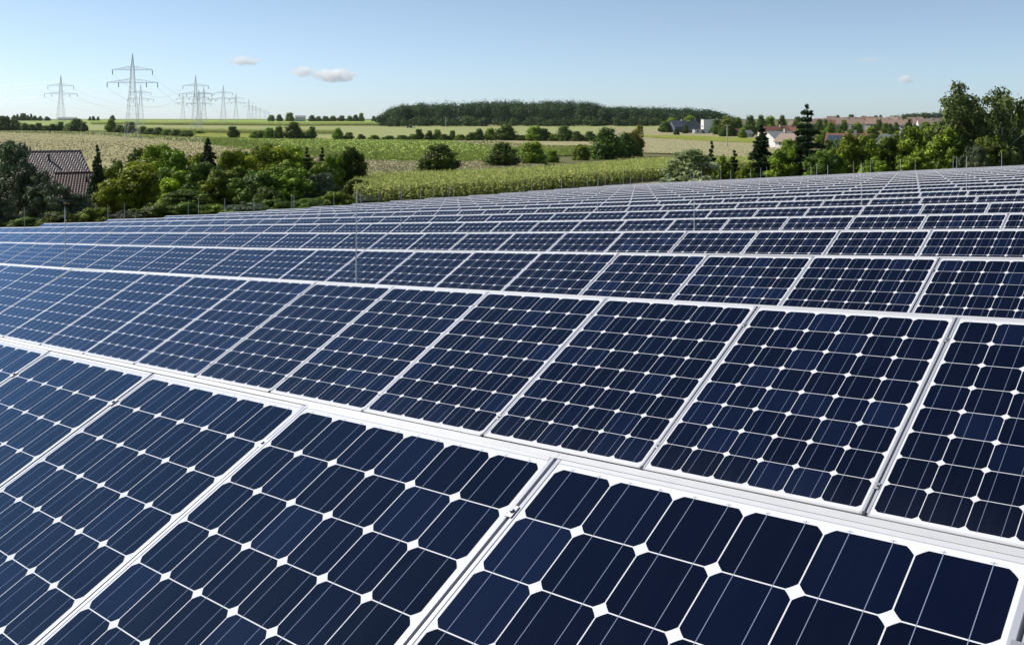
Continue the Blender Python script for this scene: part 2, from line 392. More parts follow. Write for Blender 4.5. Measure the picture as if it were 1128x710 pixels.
strip('beet_field', [(225, 158, 150.5), (330, 171, 151.8), (400, 176, 152), (470, 178, 152), (545, 177, 155), (590, 172, 160), (690, 170, 161)], green1, 0.18)
strip('ploughed_field', [(380, 193, 173.5), (470, 192, 176), (545, 188, 176), (600, 183, 171)], tan2, 0.10)
strip('stubble_strip', [(500, 156, 153.0), (560, 162, 153.4), (620, 164, 154.0), (700, 167, 153.0), (845, 175, 152)], tan2, 0.22)
strip('mown_field', [(300, 152.6, 140.6), (440, 152.6, 138), (560, 153, 136.6), (680, 150, 137), (760, 147, 138)], pale, 0.06)
strip('stubble_slope', [(660, 166, 139.8), (760, 170, 143), (870, 174, 148)], tan2, 0.14)
strip('green_strip', [(700, 149.8, 148.2), (760, 154, 149.2), (850, 158.5, 153)], ygreen, 0.30, 30, 5)
strip('far_meadow', [(-160, 142.4, 131.2), (0, 142.2, 131.2), (95, 143, 131.2), (180, 144.2, 135.2)], lgreen, 0.06)
strip('mustard_field', [(150, 149.5, 145.5), (200, 150.3, 144.6), (330, 151.6, 145)], ygreen, 0.16, 30, 5)
strip('far_stubble', [(95, 141.5, 136.6), (200, 142.5, 137.2), (330, 144.5, 137.6), (430, 146, 138)], pale, 0.10)
strip('far_green_field', [(60, 134.8, 131.0), (200, 136.2, 131.2), (330, 137.2, 131.2), (420, 136.5, 132)], green1, 0.30)
strip('sandy_track', [(585, 211.5, 207.0), (640, 207.0, 202.5), (700, 202.8, 198.3), (745, 200, 195.6), (800, 197, 193)], track, 0.05, 40, 8)

tufts('stubble', 'stubble_field', 15000, 0.20, M['straw'], 61, 'stubble and clods on the tan field behind the left trees', 0.25)
tufts('beet_plants', 'beet_field', 15000, 0.28, M['beet'], 62, 'rows of leafy beet plants on the green field')
tufts('stubble', 'ploughed_field', 5000, 0.15, M['straw'], 63, 'clods on the ploughed strip behind the maize')
tufts('stubble', 'stubble_slope', 3000, 0.20, M['straw'], 64, 'stubble on the tan slope before the village')
tufts('grass_tufts', 'field_margin', 5000, 0.34, M['meadow_grass'], 67, 'grass tufts along the edge of the tan field')

# ------------------------------------------------------------------ foliage makers
def leaf_cloud(name, clumps, n, size, seed, mat, flat=0.3, elong=1.6, shell=2.4, updown=0.25):
    """n leaves spread through ellipsoid clumps (x,y,z,rx,ry,rz,tint)"""
    r = np.random.default_rng(seed); C = np.array(clumps, float)
    vol = (C[:, 3]*C[:, 4]*C[:, 5])**0.75; idx = r.choice(len(C), n, p=vol/vol.sum())
    d = r.normal(size=(n, 3)); d /= np.linalg.norm(d, axis=1)[:, None]
    rad = (0.35+0.65*r.random(n)**(1/shell))*(1+0.20*r.normal(size=n)); P = C[idx, :3] + d*rad[:, None]*C[idx, 3:6]
    nrm = d*1.3 + r.normal(size=(n, 3))*0.55 + np.array([0, 0, updown]); nrm /= np.linalg.norm(nrm, axis=1)[:, None]
    t1 = np.cross(nrm, r.normal(size=(n, 3))); t1 /= np.linalg.norm(t1, axis=1)[:, None]; t2 = np.cross(nrm, t1)
    sz = size*(0.6+0.8*r.random(n))[:, None]
    a, b = t1*sz*elong*0.5, t2*sz*0.5
    Vv = np.stack([P-a, P+b*0.9-a*0.1, P+a, P-b*0.9-a*0.1], 1).reshape(-1, 3); qd = np.arange(n*4).reshape(-1, 4)
    tint = np.clip(C[idx, 6]*0.7 + r.random(n)*0.42 - 0.06, 0, 1)
    me = fast_mesh(name, Vv, qd, tint); me.materials.append(mat); return me

def make_tree(name, kind, seed, mat, nleaf, size, crown=(0.12, 1.0), wide=0.42, nclump=30, cl=(0.10, 0.20), top='round', fill=4, bark='bark', trunk_h=0.75, trunk_r=0.022):
    """unit tree: 1 tall, about 1 wide before scaling; > trunk, crown"""
    r = random.Random(seed); root = empty(name); c0, c1 = crown; clumps = []; limbs = []
    for k in range(nclump):
        for _ in range(50):
            h = r.random()
            if top == 'round': prof = math.sqrt(max(0, 1-(2*h-0.9)**2/1.25))
            elif top == 'tall': prof = min(1, h*5)*(1-h)**0.55*1.25
            elif top == 'bush': prof = math.sqrt(max(0.05, 1-(h*0.98)**2.4))
            else: prof = 1
            if r.random() < prof: break
        a = r.random()*6.283; rad = wide*prof*math.sqrt(r.uniform(0.12, 1))*r.uniform(0.8, 1.06)
        cr = r.uniform(*cl); z = c0 + (c1-c0-cr*0.6)*h
        c = (math.cos(a)*rad, math.sin(a)*rad, max(z, cr*0.45), cr*r.uniform(0.9, 1.3), cr*r.uniform(0.9, 1.3), cr*r.uniform(0.75, 1.15), r.random())
        clumps.append(c); limbs.append(c)
    for k in range(fill):
        h = 0.14+0.58*k/max(1, fill-1); f_ = math.sqrt(max(0.1, 1-(2*h-0.75)**2))
        clumps.append((r.uniform(-.06, .06), r.uniform(-.06, .06), h, wide*(0.55 if fill < 7 else 0.74)*f_, wide*(0.55 if fill < 7 else 0.74)*f_, 0.15 if fill < 7 else 0.2, 0.3))
    mb = MB(); hh = trunk_h
    mb.tube([(0, 0, -0.04), (0.006, 0, hh*0.3), (-0.01, 0.008, hh*0.65), (0.004, -0.004, hh)], [trunk_r*1.25, trunk_r, trunk_r*0.65, trunk_r*0.2], 7)
    for c in limbs[::2]:
        z0 = max(0.06, min(hh*0.9, c[2]-0.5*math.hypot(c[0], c[1])-0.03))
        mb.tube([(0, 0, z0), (c[0]*0.5, c[1]*0.5, z0+(c[2]-z0)*0.6), (c[0]*0.95, c[1]*0.95, c[2])], [trunk_r*0.42, trunk_r*0.25, trunk_r*0.08], 4, False)
    mb.build('trunk', M[bark], root)
    link('crown', leaf_cloud('crown_'+name, clumps, nleaf, size, seed, mat), root)
    return root

def make_conifer(name, seed, mat, layers=16, wide=0.30, nper=420, size=0.030, droop=0.30, ragged=0.25, taper=0.9, base=0.06):
    r = np.random.default_rng(seed); root = empty(name)
    MB().tube([(0, 0, -0.03), (0.003, 0, 0.5), (0, 0, 1.0)], [0.022, 0.013, 0.002], 7).build('trunk', M['bark'], root)
    P, T, A, N = [], [], [], []
    for L in range(layers):
        h = base + (0.985-base)*(L/(layers-1))**0.95; reach0 = wide*(1-h)**taper + 0.012
        nb = 5 + int(5*(1-h))
        for b in range(nb):
            az = r.random()*6.283; reach = reach0*(1-ragged*r.random()); tn = r.random()
            n = max(10, int(nper*reach/wide/2.2)); k = r.random(n)**0.75
            q = np.stack([np.cos(az)*k*reach, np.sin(az)*k*reach, h - droop*reach*k**1.4 + 0.02*k], 1)
            side = np.array([-np.sin(az), np.cos(az), 0]); spread = 0.22*reach*(1.1-k*0.7)
            q += side*(r.normal(size=n)*spread)[:, None] + np.array([0, 0, 1])*(r.normal(size=n)*0.012 - 0.012)[:, None]
            P.append(q); dirv = np.array([np.cos(az), np.sin(az), -0.5*droop]) + r.normal(size=(n, 3))*0.5
            A.append(dirv/np.linalg.norm(dirv, axis=1)[:, None]); T.append(np.full(n, tn)*0.5 + r.random(n)*0.55)
    P, A, T = np.concatenate(P), np.concatenate(A), np.concatenate(T); n = len(P)
    s2 = np.cross(A, r.normal(size=(n, 3))); s2 /= np.linalg.norm(s2, axis=1)[:, None]
    sz = size*(0.6+0.8*r.random(n))[:, None]
    a, b = A*sz, s2*sz*0.33
    Vv = np.stack([P-a, P+b, P+a, P-b], 1).reshape(-1, 3)
    me = fast_mesh('crown_'+name, Vv, np.arange(n*4).reshape(-1, 4), np.clip(T, 0, 1)); me.materials.append(mat)
    link('crown', me, root); return root

PROTO = {}
def proto(key):
    if key in PROTO: return PROTO[key]
    t = {
     'maple':   lambda: make_tree('maple_tree', 'b', 11, M['leaf_maple'], 15000, 0.031, (0.0, 1), 0.46, 64, (0.056, 0.122), 'bush'),
     'maple2':  lambda: make_tree('maple_tree', 'b', 12, M['leaf_maple'], 15000, 0.031, (0.0, 1), 0.46, 57, (0.050, 0.130), 'round'),
     'mid':     lambda: make_tree('broadleaf_tree', 'b', 13, M['leaf_mid'], 15000, 0.031, (0.0, 1), 0.46, 68, (0.050, 0.115), 'round'),
     'mid2':    lambda: make_tree('broadleaf_tree', 'b', 14, M['leaf_mid'], 15000, 0.031, (0.0, 1), 0.44, 60, (0.050, 0.122), 'bush'),
     'dark':    lambda: make_tree('broadleaf_tree', 'b', 15, M['leaf_dark'], 15000, 0.031, (0.0, 1), 0.46, 64, (0.050, 0.122), 'round'),
     'silver':  lambda: make_tree('willow_shrub', 'b', 16, M['leaf_silver'], 16000, 0.024, (0.02, 1), 0.48, 76, (0.050, 0.115), 'bush'),
     'silver2': lambda: make_tree('willow_shrub', 'b', 17, M['leaf_silver'], 16000, 0.024, (0.02, 1), 0.48, 64, (0.050, 0.122), 'round'),
     'pale':    lambda: make_tree('variegated_shrub', 'b', 18, M['leaf_pale'], 5200, 0.050, (0.02, 1), 0.46, 64, (0.050, 0.108), 'bush'),
     'birch':   lambda: make_tree('birch_tree', 'b', 19, M['leaf_birch'], 13000, 0.021, (0.10, 1), 0.33, 60, (0.045, 0.10), 'tall', 3, 'bark_birch', 0.92, 0.014),
     'birch2':  lambda: make_tree('birch_tree', 'b', 20, M['leaf_birch'], 13000, 0.021, (0.12, 1), 0.38, 54, (0.05, 0.11), 'round', 3, 'bark_birch', 0.90, 0.014),
     'yellow':  lambda: make_tree('yellowing_tree', 'b', 21, M['leaf_yellow'], 5000, 0.045, (0.05, 1), 0.44, 26, (0.09, 0.17), 'round'),
     'bush':    lambda: make_tree('field_bush', 'b', 22, M['leaf_dark'], 7000, 0.046, (0.0, 1), 0.46, 46, (0.08, 0.15), 'bush', 8),
     'bush2':   lambda: make_tree('field_bush', 'b', 23, M['leaf_mid'], 7000, 0.046, (0.0, 1), 0.46, 44, (0.08, 0.15), 'bush', 8),
     'fir':     lambda: make_conifer('fir_tree', 31, M['needle'], 17, 0.30, 420, 0.028, 0.30, 0.35),
     'spruce':  lambda: make_conifer('spruce_tree', 32, M['needle'], 16, 0.30, 420, 0.028, 0.20, 0.25),
     'young':   lambda: make_conifer('young_conifer', 33, M['needle_light'], 12, 0.30, 300, 0.040, 0.15, 0.4),
     'cedar':   lambda: make_conifer('cedar_tree', 34, M['needle'], 13, 0.40, 520, 0.026, 0.12, 0.6, 0.75),
    }[key]()
    PROTO[key] = t; t['fresh'] = True; return t
def plant(key, px, Y=None, base=None, top=None, width=None, label=None, cat='tree', group=None, name=None):
    """one plant on the land; top and width are how tall and wide it looks in the photograph"""
    p = proto(key); fresh = p.get('fresh')
    o = p if fresh else dup(p)
    if 'fresh' in o: del o['fresh']
    if fresh and 'fresh' in p: del p['fresh']
    if Y is None: x, Y, z = hit(px, base)
    else: x, Y, z = at(px, Y)
    h = (CY-top + (0.06*((CY-F*z/Y)-top) if key not in ('birch', 'fir', 'spruce', 'young', 'cedar') else 0))/F*Y - z; w = width/F*Y
    unit_w = {'birch': 0.72, 'birch2': 0.82, 'fir': 0.55, 'spruce': 0.55, 'young': 0.55, 'cedar': 0.66}.get(key, 1.02)
    o.location = (x, Y, z-0.02*h); o.scale = (w/unit_w, w/unit_w, h); o.rotation_euler = (0, 0, rng.uniform(0, 6.28))
    tag(o, label, cat, group)
    if name: o.name = name
    return o

# ------------------------------------------------------------------ the solar array
UH = Vector((.7193, -.6947, 0)); DH = Vector((.6947, .7193, 0))
V_AZ, V_EL = R(41.57), R(26.78)
V0 = Vector((math.sin(V_AZ)*math.cos(V_EL), math.cos(V_AZ)*math.cos(V_EL), math.sin(V_EL)))
NROW, D0, DSTEP = 20, 1.643, 2.868
def row_d(k): return D0 + DSTEP*(k-1)
def top_point(s, d): return UH*s + DH*d + Vector((0, 0, float(z_top(s, d))))
def panel_matrix(k, sc, jit=False):
    d = row_d(k); ca = 0.9963
    a, b = top_point(sc-W_PIT*ca/2, d), top_point(sc+W_PIT*ca/2, d)
    u = (b-a).normalized(); v = (V0 - u*V0.dot(u)).normalized(); n = u.cross(v)
    o = (a+b)/2 - v*0.002 - v*L_MOD
    m = Matrix((u, v, n)).transposed().to_4x4(); m.translation = o
    if jit:                                  # nobody mounts them perfectly
        q = random.Random(int(k*1000 + round(sc*50)))
        m = m @ Matrix.Translation((0, q.gauss(0, .0010), q.uniform(0, .003))) @ Matrix.Rotation(q.gauss(0, .0022), 4, 'X') @ Matrix.Rotation(q.gauss(0, .0018), 4, 'Y')
    return m, u, v, n
def panel_mesh_data():
    w = W_MOD/2
    me = bpy.data.meshes.new('cell_sheet'); me.from_pydata([(-w+.002, .002, 0), (w-.002, .002, 0), (w-.002, L_MOD-.002, 0), (-w+.002, L_MOD-.002, 0)], [], [(0, 1, 2, 3)])
    uvl = me.uv_layers.new(name='panel_metres')
    for i, (a, b) in enumerate([(.002, .002), (W_MOD-.002, .002), (W_MOD-.002, L_MOD-.002), (.002, L_MOD-.002)]): uvl.data[i].uv = (a, b)
    me.materials.append(M['cells'])
    fr = bmesh.new(); lip, dep, up = 0.0125, 0.042, 0.0016
    def b(x0, x1, y0, y1):
        r = bmesh.ops.create_cube(fr, size=1)['verts']
        for q in r: q.co = ((x0+x1)/2+q.co.x*(x1-x0), (y0+y1)/2+q.co.y*(y1-y0), (up-dep)/2+q.co.z*(up+dep))
    b(-w, -w+lip, 0, L_MOD); b(w-lip, w, 0, L_MOD); b(-w+lip, w-lip, 0, lip); b(-w+lip, w-lip, L_MOD-lip, L_MOD)
    bmesh.ops.bevel(fr, geom=[e for e in fr.edges], offset=0.0012, segments=1, affect='EDGES')
    mf = bpy.data.meshes.new('frame'); fr.to_mesh(mf); fr.free(); mf.materials.append(M['frame']); mf.materials.append(M['frame_end'])
    for p_ in mf.polygons:
        if abs(p_.center.x) < w-lip-.0005: p_.material_index = 1
    return me, mf
ME_CELL, ME_FRAME = panel_mesh_data()
c = MB(); c.box(-0.0095, 0.0095, -0.016, 0.016, 0.0018, 0.0040); c.tube([(0, 0, 0.003), (0, 0, 0.0095)], 0.0058, 6)
ME_CLAMP = c.mesh('clamp'); ME_CLAMP.materials.append(M['clamp'])
c = MB(); c.add([(x_, y_, z_) for x_ in (-.006, .006) for y_, z_ in ((.012, .0065), (.0, .0065), (-.034, -.024), (-.034, -.050), (.012, -.02))], [(0, 1, 2, 3, 4), (9, 8, 7, 6, 5)] + [(i_, 5+i_, 5+(i_+1) % 5, (i_+1) % 5) for i_ in range(5)]); c.box(.0062, .017, -.037, -.026, -.045, -.022)
ME_HOOK = c.mesh('end_clamp'); ME_HOOK.materials.append(M['dark'])

def seams(k):
    ph = -1.444 - 0.107*(k-1); st = W_PIT*0.9963
    lo = -45.2 if k > 1 else -9.0
    hi = -0.2826*row_d(k) + 8.3 if k > 1 else 4.2
    i0 = math.ceil((lo-ph)/st); i1 = math.floor((hi-ph)/st)
    return [ph + i*st for i in range(i0, i1+1)]
def view(p): return (CX + F*p.x/p.y, CY - F*p.z/p.y)
cands = []
for k in range(1, NROW+1):
    ss = seams(k)
    for a, b in zip(ss[:-1], ss[1:]):
        m, u, v, n = panel_matrix(k, (a+b)/2, True)
        cs = [m @ Vector((x, y, 0)) for x, y in ((-.5, 0), (.5, 0), (.5, L_MOD), (-.5, L_MOD))]
        inside = 0
        for i in range(7):
            for j in range(7):
                q = m @ Vector((-.47+.94*i/6, L_MOD*(.02+.96*j/6), 0))
                if q.y > 0.3:
                    px, py = view(q); inside += 0 <= px <= 1128 and 0 <= py <= 711
        area = 0.0
        if inside:
            if min(q.y for q in cs) > 0.3:
                w = [view(q) for q in cs]
                area = 0.5*abs(sum(w[i][0]*w[(i+1) % 4][1]-w[(i+1) % 4][0]*w[i][1] for i in range(4)))*inside/49
            else: area = 1e6
        cands.append((area, k, (a+b)/2, m))
cands.sort(key=lambda t: -t[0])
single = cands[:300]; rest = cands[300:]
for k in range(1, NROW+1):
    row = sorted([t for t in single if t[1] == k], key=lambda t: -t[2])
    for i, (area, kk, sc, m) in enumerate(row):
        o = empty('solar_panel'); o.matrix_world = m
        link('cell_sheet', ME_CELL, o); link('frame', ME_FRAME, o)
        place = 'rightmost' if i == 0 else ordinal(i+1) + ' from the right'
        rowname = 'front row' if k == 1 else ordinal(k) + ' row from the front'
        tag(o, 'blue-black glass solar panel, ' + place + ' in the ' + rowname, 'solar panel', 'solar panels mounted in rows')
        if k <= 4:
            for t_ in (0.17, 1.08):
                e = link('clamp', ME_CLAMP, o); e.location = (W_PIT/2, L_MOD-t_, 0)
        if k <= 3:
            e = link('end_clamp', ME_HOOK, o); e.location = (W_PIT/2, 0, 0)
# the many small panels of the far rows, as one mass
vs, fs, uvs, mats, rnds = [], [], [], [], []
w = W_MOD/2; lip = 0.0125
frame_polys = [p.vertices[:] for p in ME_FRAME.polygons]; frame_verts = [v.co.copy() for v in ME_FRAME.vertices]
for area, k, sc, m in rest:
    b = len(vs); rv = rng.random()
    vs += [m @ v.co for v in ME_CELL.vertices]; fs.append((b, b+1, b+2, b+3)); uvs += [tuple(d.uv) for d in ME_CELL.uv_layers[0].data]; mats.append(0); rnds.append(rv)
    b = len(vs)
    mb = MB()
    for q in ((-w, -w+lip, 0, L_MOD), (w-lip, w, 0, L_MOD), (-w+lip, w-lip, 0, lip), (-w+lip, w-lip, L_MOD-lip, L_MOD)): mb.box(*q, -0.042, 0.0016)
    vs += [m @ Vector(p) for p in mb.v]
    for fi, f in enumerate(mb.f): fs.append(tuple(i+b for i in f)); uvs += [(0, 0)]*len(f); mats.append(1 if fi < 12 else 2); rnds.append(rv)
me = bpy.data.meshes.new('far_solar_panels'); me.from_pydata(vs, [], fs); uvl = me.uv_layers.new(name='panel_metres')
uvl.data.foreach_set('uv', np.array(uvs, np.float32).ravel()); me.materials.append(M['cells']); me.materials.append(M['frame']); me.materials.append(M['frame_end'])
me.polygons.foreach_set('material_index', mats); at_ = me.attributes.new('panel_random', 'FLOAT', 'FACE'); at_.data.foreach_set('value', np.array(rnds, np.float32)); me.update()
tag(link('solar_panels', me), 'mass of small solar panels in the farthest rows up to the trees', 'solar panels', 'solar panels mounted in rows', 'stuff')

# racks under the rows: two beams along the row, rails under the seams of the near rows, posts
post = MB(); post.box(-.03, .03, -.03, .03, -1, 0); ME_POST = post.mesh('post'); ME_POST.materials.append(M['zinc'])
rail = MB(); rail.box(-.02, .02, -0.004, L_MOD-.01, -.084, -.044); ME_RAIL = rail.mesh('rail'); ME_RAIL.materials.append(M['rail'])
for k in range(1, NROW+1):
    ss = seams(k); r = empty('panel_rack', top_point(ss[0], row_d(k)) - Vector((0, 0, 1.08)))
    inv = Matrix.Translation(-Vector(r.location))
    for yb in (0.25, 0.95):
        pts = [inv @ (panel_matrix(k, s)[0] @ Vector((0, yb, -0.115))) for s in ss]
        MB().tube(pts, 0.035, 4).build('beam', M['rail'], r)
        for s in ss[1::6]:
            p = panel_matrix(k, s)[0] @ Vector((0, yb, -0.13)); q = link('post', ME_POST, r)
            q.location = inv @ p; q.scale = (1, 1, max(0.15, p.z-float(land(p.x, p.y))+0.05))
    mb = MB()
    for s in [(a_+b_)/2 for a_, b_ in zip(ss[:-1], ss[1:])]:
        m = inv @ panel_matrix(k, s)[0]; x_ = W_PIT/2-.0006; q = MB(); q.add([(a_, y_, z_) for a_ in (-x_, x_) for y_, z_ in ((-.0004, -.003), (-.0004, -.125), (-.040, -.125), (-.052, -.062), (-.050, -.055), (-.012, -.008))], [(0, 1, 2, 3, 4, 5), (11, 10, 9, 8, 7, 6)] + [(i_, 6+i_, 6+(i_+1) % 6, (i_+1) % 6) for i_ in range(6)]); mb.add([m @ Vector(p_) for p_ in q.v], q.f)
    mb.build('bottom_rail', M['rail_white'], r); mb = MB()
    for s in [(a_+b_)/2 for a_, b_ in zip(ss[:-1], ss[1:])]:
        m = inv @ panel_matrix(k, s)[0]; q = MB(); q.box(-W_PIT/2+.0004, W_PIT/2-.0004, L_MOD+.0008, L_MOD+.0170, -.05, .0030); mb.add([m @ Vector(p_) for p_ in q.v], q.f)
    mb.build('top_rail', M['top_rail'], r)
    if k <= 3:
        for s in ss[:60]:
            q = link('rail', ME_RAIL, r); m = panel_matrix(k, s)[0]; q.matrix_local = inv @ m
    rowname = 'front row' if k == 1 else ordinal(k) + ' row from the front'
    tag(r, 'aluminium rack of beams and posts under the panels of the ' + rowname, 'panel rack', 'racks under the panel rows')

# lightning rods standing behind every second row
S0 = {2: -6.13, 4: -6.74, 6: -7.10, 8: -7.3}
for k in range(2, NROW+1, 2):
    s = S0.get(k, -7.3 - 0.1*(k-8)/2); lst = []
    d = row_d(k) + 0.06
    while s < -0.2826*d + 1.0: s += 5.83
    s -= 5.83
    while s > -45:
        lst.append(s); s -= 5.83
    r0 = 0.0047 if k <= 4 else (0.0065 if k <= 8 else 0.008)
    n = 0
    for s in lst:
        p = top_point(s, d); px, py = view(p)
        if not (-5 < px < 1132): continue
        n += 1; hh = 0.735*rng.uniform(0.97, 1.03); tilt = rng.uniform(-.012, .012)
        base = -1.0
        mb = MB(); mb.tube([(0, 0, base), (0, 0, -0.1), (tilt*hh*0.5, 0, hh*0.5), (tilt*hh, 0, hh)], [r0*1.2, r0*1.2, r0, r0*0.8], 6)
        o = mb.build('lightning_rod', M['rod']); o.location = p
        rowname = ordinal(k) + ' panel row from the front'
        tag(o, 'thin grey lightning rod behind the ' + rowname + ', ' + ('rightmost' if n == 1 else ordinal(n) + ' from the right'), 'lightning rod', 'lightning rods between the panel rows')

# ------------------------------------------------------------------ trees left of the array
G1 = 'trees and shrubs left of the panels'
def pl(*a, **k): return plant(*a, **k)
pl('silver', 12, 62, top=156, width=78, label='large silver-green willow shrub at the left edge of the photo', cat='shrub', group=G1)
pl('silver2', -28, 66, top=165, width=70, label='silver-green willow shrub cut by the left picture edge', cat='shrub', group=G1)
pl('silver2', 52, 59, top=196, width=58, label='dark silver-green shrub below the brown roofs', cat='shrub', group=G1)
pl('silver', 2, 52, top=212, width=44, label='low silvery shrub at left edge just behind the panel ends', cat='shrub', group=G1)
pl('silver', 84, 60, top=212, width=50, label='low silvery shrub between the brown roof and the yellow-green maple', cat='shrub', group=G1)
pl('silver2', 30, 60, top=176, width=58, label='silver-green willow shrub hiding the left end of the striped roof', cat='shrub', group=G1)
pl('spruce', 107, 92, top=158, width=26, label='small dark pointed spruce right of the striped brown roof', group=G1)
pl('dark', 128, 95, top=176, width=34, label='dark shrub between the small spruce and the maples', cat='shrub', group=G1)
pl('dark', 152, 96, top=163, width=36, label='dark round tree rising behind the yellow-green maple', group=G1)
pl('maple', 148, 74, top=176, width=84, label='broad sunlit yellow-green maple, leftmost of the maples', group=G1)
pl('maple2', 122, 70, top=198, width=44, label='low bright yellow-green maple beside the lower brown roof', group=G1)
pl('maple2', 178, 86, top=158, width=62, label='tall yellow-green maple left of the dark spruce', group=G1)
pl('maple', 200, 72, top=186, width=56, label='sunlit yellow-green maple at the foot of the dark spruce', group=G1)
for px, Y, t_, w_, k_, lb in [(190, 80, 164, 54, 'mid', 'green tree between the tall maple and the dark spruce'), (214, 88, 168, 40, 'maple2', 'pale green maple directly left of the dark spruce'), (276, 88, 165, 52, 'mid', 'green tree between two yellow-green maples'), (338, 90, 172, 46, 'mid2', 'mid-green tree behind the two slim conifers'),
                            (166, 82, 172, 56, 'maple', 'yellow-green maple in front of the dark round tree'), (262, 72, 182, 60, 'mid2', 'green shrubby tree at the foot of the maples right of the spruce'), (310, 74, 176, 60, 'mid2', 'green shrubby tree below the wide maple'), (352, 76, 180, 50, 'mid', 'green shrubby tree below the round dark tree'), (226, 70, 178, 50, 'dark', 'dark tree filling the foot of the tall spruce')]:
    pl(k_, px, Y, top=t_, width=w_, label=lb, group=G1)
pl('fir', 229, 80, top=151, width=42, label='tall dark spruce standing among the maples', group=G1)
pl('maple2', 258, 82, top=164, width=56, label='green maple just right of the tall dark spruce', group=G1)
pl('mid', 246, 68, top=186, width=60, label='dark leafy tree in front of the tall spruce', group=G1)
pl('maple', 297, 84, top=158, width=72, label='wide yellow-green maple in the middle of the left trees', group=G1)
pl('maple2', 322, 88, top=160, width=48, label='yellow-green maple left of the two slim conifers', group=G1)
pl('dark', 283, 66, top=187, width=64, label='dark shrub under the wide maple, in shade', cat='shrub', group=G1)
pl('young', 338, 84, top=161, width=22, label='slim young conifer, left one of two beside the maples', group=G1)
pl('young', 355, 84, top=161, width=20, label='slim young conifer, right one of two beside the round tree', group=G1)
pl('mid', 322, 67, top=184, width=62, label='olive-green shrub in front of the two slim conifers', cat='shrub', group=G1)
pl('silver', 352, 68, top=190, width=50, label='grey-green shrub in front of the round tree', cat='shrub', group=G1)
pl('dark', 384, 82, top=161, width=44, label='round dark tree at the right end of the left trees', group=G1)
pl('mid', 366, 80, top=170, width=36, label='mid-green tree leaning on the round dark tree', group=G1)
pl('dark', 392, 72, top=196, width=36, label='low dark shrub beside the maize at the right end of the left trees', cat='shrub', group=G1)
pl('dark', 296, 60, top=205, width=44, label='low dark-leaved shrub close behind the panel ends', cat='shrub', group=G1)
pl('dark', 206, 64, top=208, width=60, label='low dark shrub under the maples, close behind the panels', cat='shrub', group=G1)

e_px, e_Y = [46, 118, 182, 238, 292, 339, 383, 425], [42, 44.4, 46.5, 48.8, 51, 53, 55.4, 57.7]
e_y = [246, 240, 236, 232.5, 229, 226, 222, 219]
for i, px in enumerate((28, 66, 104, 138, 170, 203, 236, 270, 304, 338, 368, 394)):
    pl(['dark', 'dark', 'mid', 'silver2'][i % 4], px, float(np.interp(px, e_px, e_Y))+6.5, top=float(np.interp(px, e_px, e_y))-rng.uniform(7, 14), width=rng.uniform(46, 60), label=ordinal(i+1) + ' from the left of the low dark shrubs directly behind the panel ends', cat='shrub', group=G1)

# ------------------------------------------------------------------ trees behind the last row on the right
G2 = 'trees and shrubs behind the last panel row'
pl('pale', 762, 72, top=163, width=72, label='pale variegated shrub with white-edged leaves at the end of the maize', cat='shrub', group=G2)
pl('young', 784, 80, top=154, width=22, label='reddish-topped young conifer behind the pale shrub', group=G2)
pl('mid2', 797, 74, top=170, width=34, label='green shrub right of the pale variegated shrub', cat='shrub', group=G2)
pl('young', 809, 76, top=164, width=26, label='small young conifer left of the broad dark fir', group=G2)
pl('fir', 839, 76, top=136, width=50, label='broad dark fir in front of the white house', group=G2)
pl('mid2', 822, 70, top=178, width=30, label='low green shrub at the left foot of the broad fir', cat='shrub', group=G2)
pl('mid', 862, 74, top=164, width=44, label='light green shrub between the two tall dark conifers', cat='shrub', group=G2)
pl('cedar', 889, 74, top=113, width=62, label='tall ragged cedar with open top above the roofs', group=G2)
for px, Y, t_, w_, k_, lb in [(872, 78, 158, 34, 'mid2', 'green tree hiding the lower part of the white house'), (925, 80, 153, 40, 'dark', 'dark green tree before the left end of the red roof'), (958, 78, 151, 44, 'mid', 'leafy green tree right of the round tree by the red roof'), (996, 80, 146, 46, 'dark', 'dark green tree before the grey-roofed white house'), (1025, 76, 134, 40, 'mid2', 'tall green tree touching the left side of the tallest birch'), (1066, 80, 112, 50, 'mid', 'leafy tree filling the gap between the birches')]:
    pl(k_, px, Y, top=t_, width=w_, label=lb, group=G2)
pl('dark', 905, 68, top=166, width=44, label='dark shrub at the foot of the ragged cedar', cat='shrub', group=G2)
pl('mid', 942, 72, top=147, width=62, label='round green tree in front of the red roof', group=G2)
pl('mid2', 920, 69, top=164, width=40, label='green shrub left of the round tree by the red roof', cat='shrub', group=G2)
pl('dark', 980, 74, top=150, width=40, label='dark slim tree between the two round green trees', group=G2)
pl('mid2', 965, 66, top=172, width=44, label='low green shrub under the round tree by the red roof', cat='shrub', group=G2)
pl('mid', 1012, 73, top=138, width=56, label='round green tree left of the birches', group=G2)
pl('birch', 1050, 72, top=82, width=76, label='tallest birch with feathery top', group=G2)
pl('birch', 1078, 75, top=99, width=58, label='slender birch between the tallest and the drooping birch', group=G2)
pl('birch2', 1104, 71, top=96, width=66, label='dense drooping birch near the right picture edge', group=G2)
pl('dark', 1118, 78, top=118, width=44, label='dark tree behind the drooping birch at right edge', group=G2)
pl('mid2', 1042, 66, top=140, width=60, label='green shrub at the foot of the tallest birch', cat='shrub', group=G2)
pl('dark', 1092, 64, top=150, width=56, label='dark shrub under the drooping birch', cat='shrub', group=G2)
pl('mid2', 1008, 64, top=166, width=50, label='low green shrub before the round tree left of the birches', cat='shrub', group=G2)
pl('silver', 1074, 63, top=160, width=40, label='low greyish shrub between the birches', cat='shrub', group=G2)

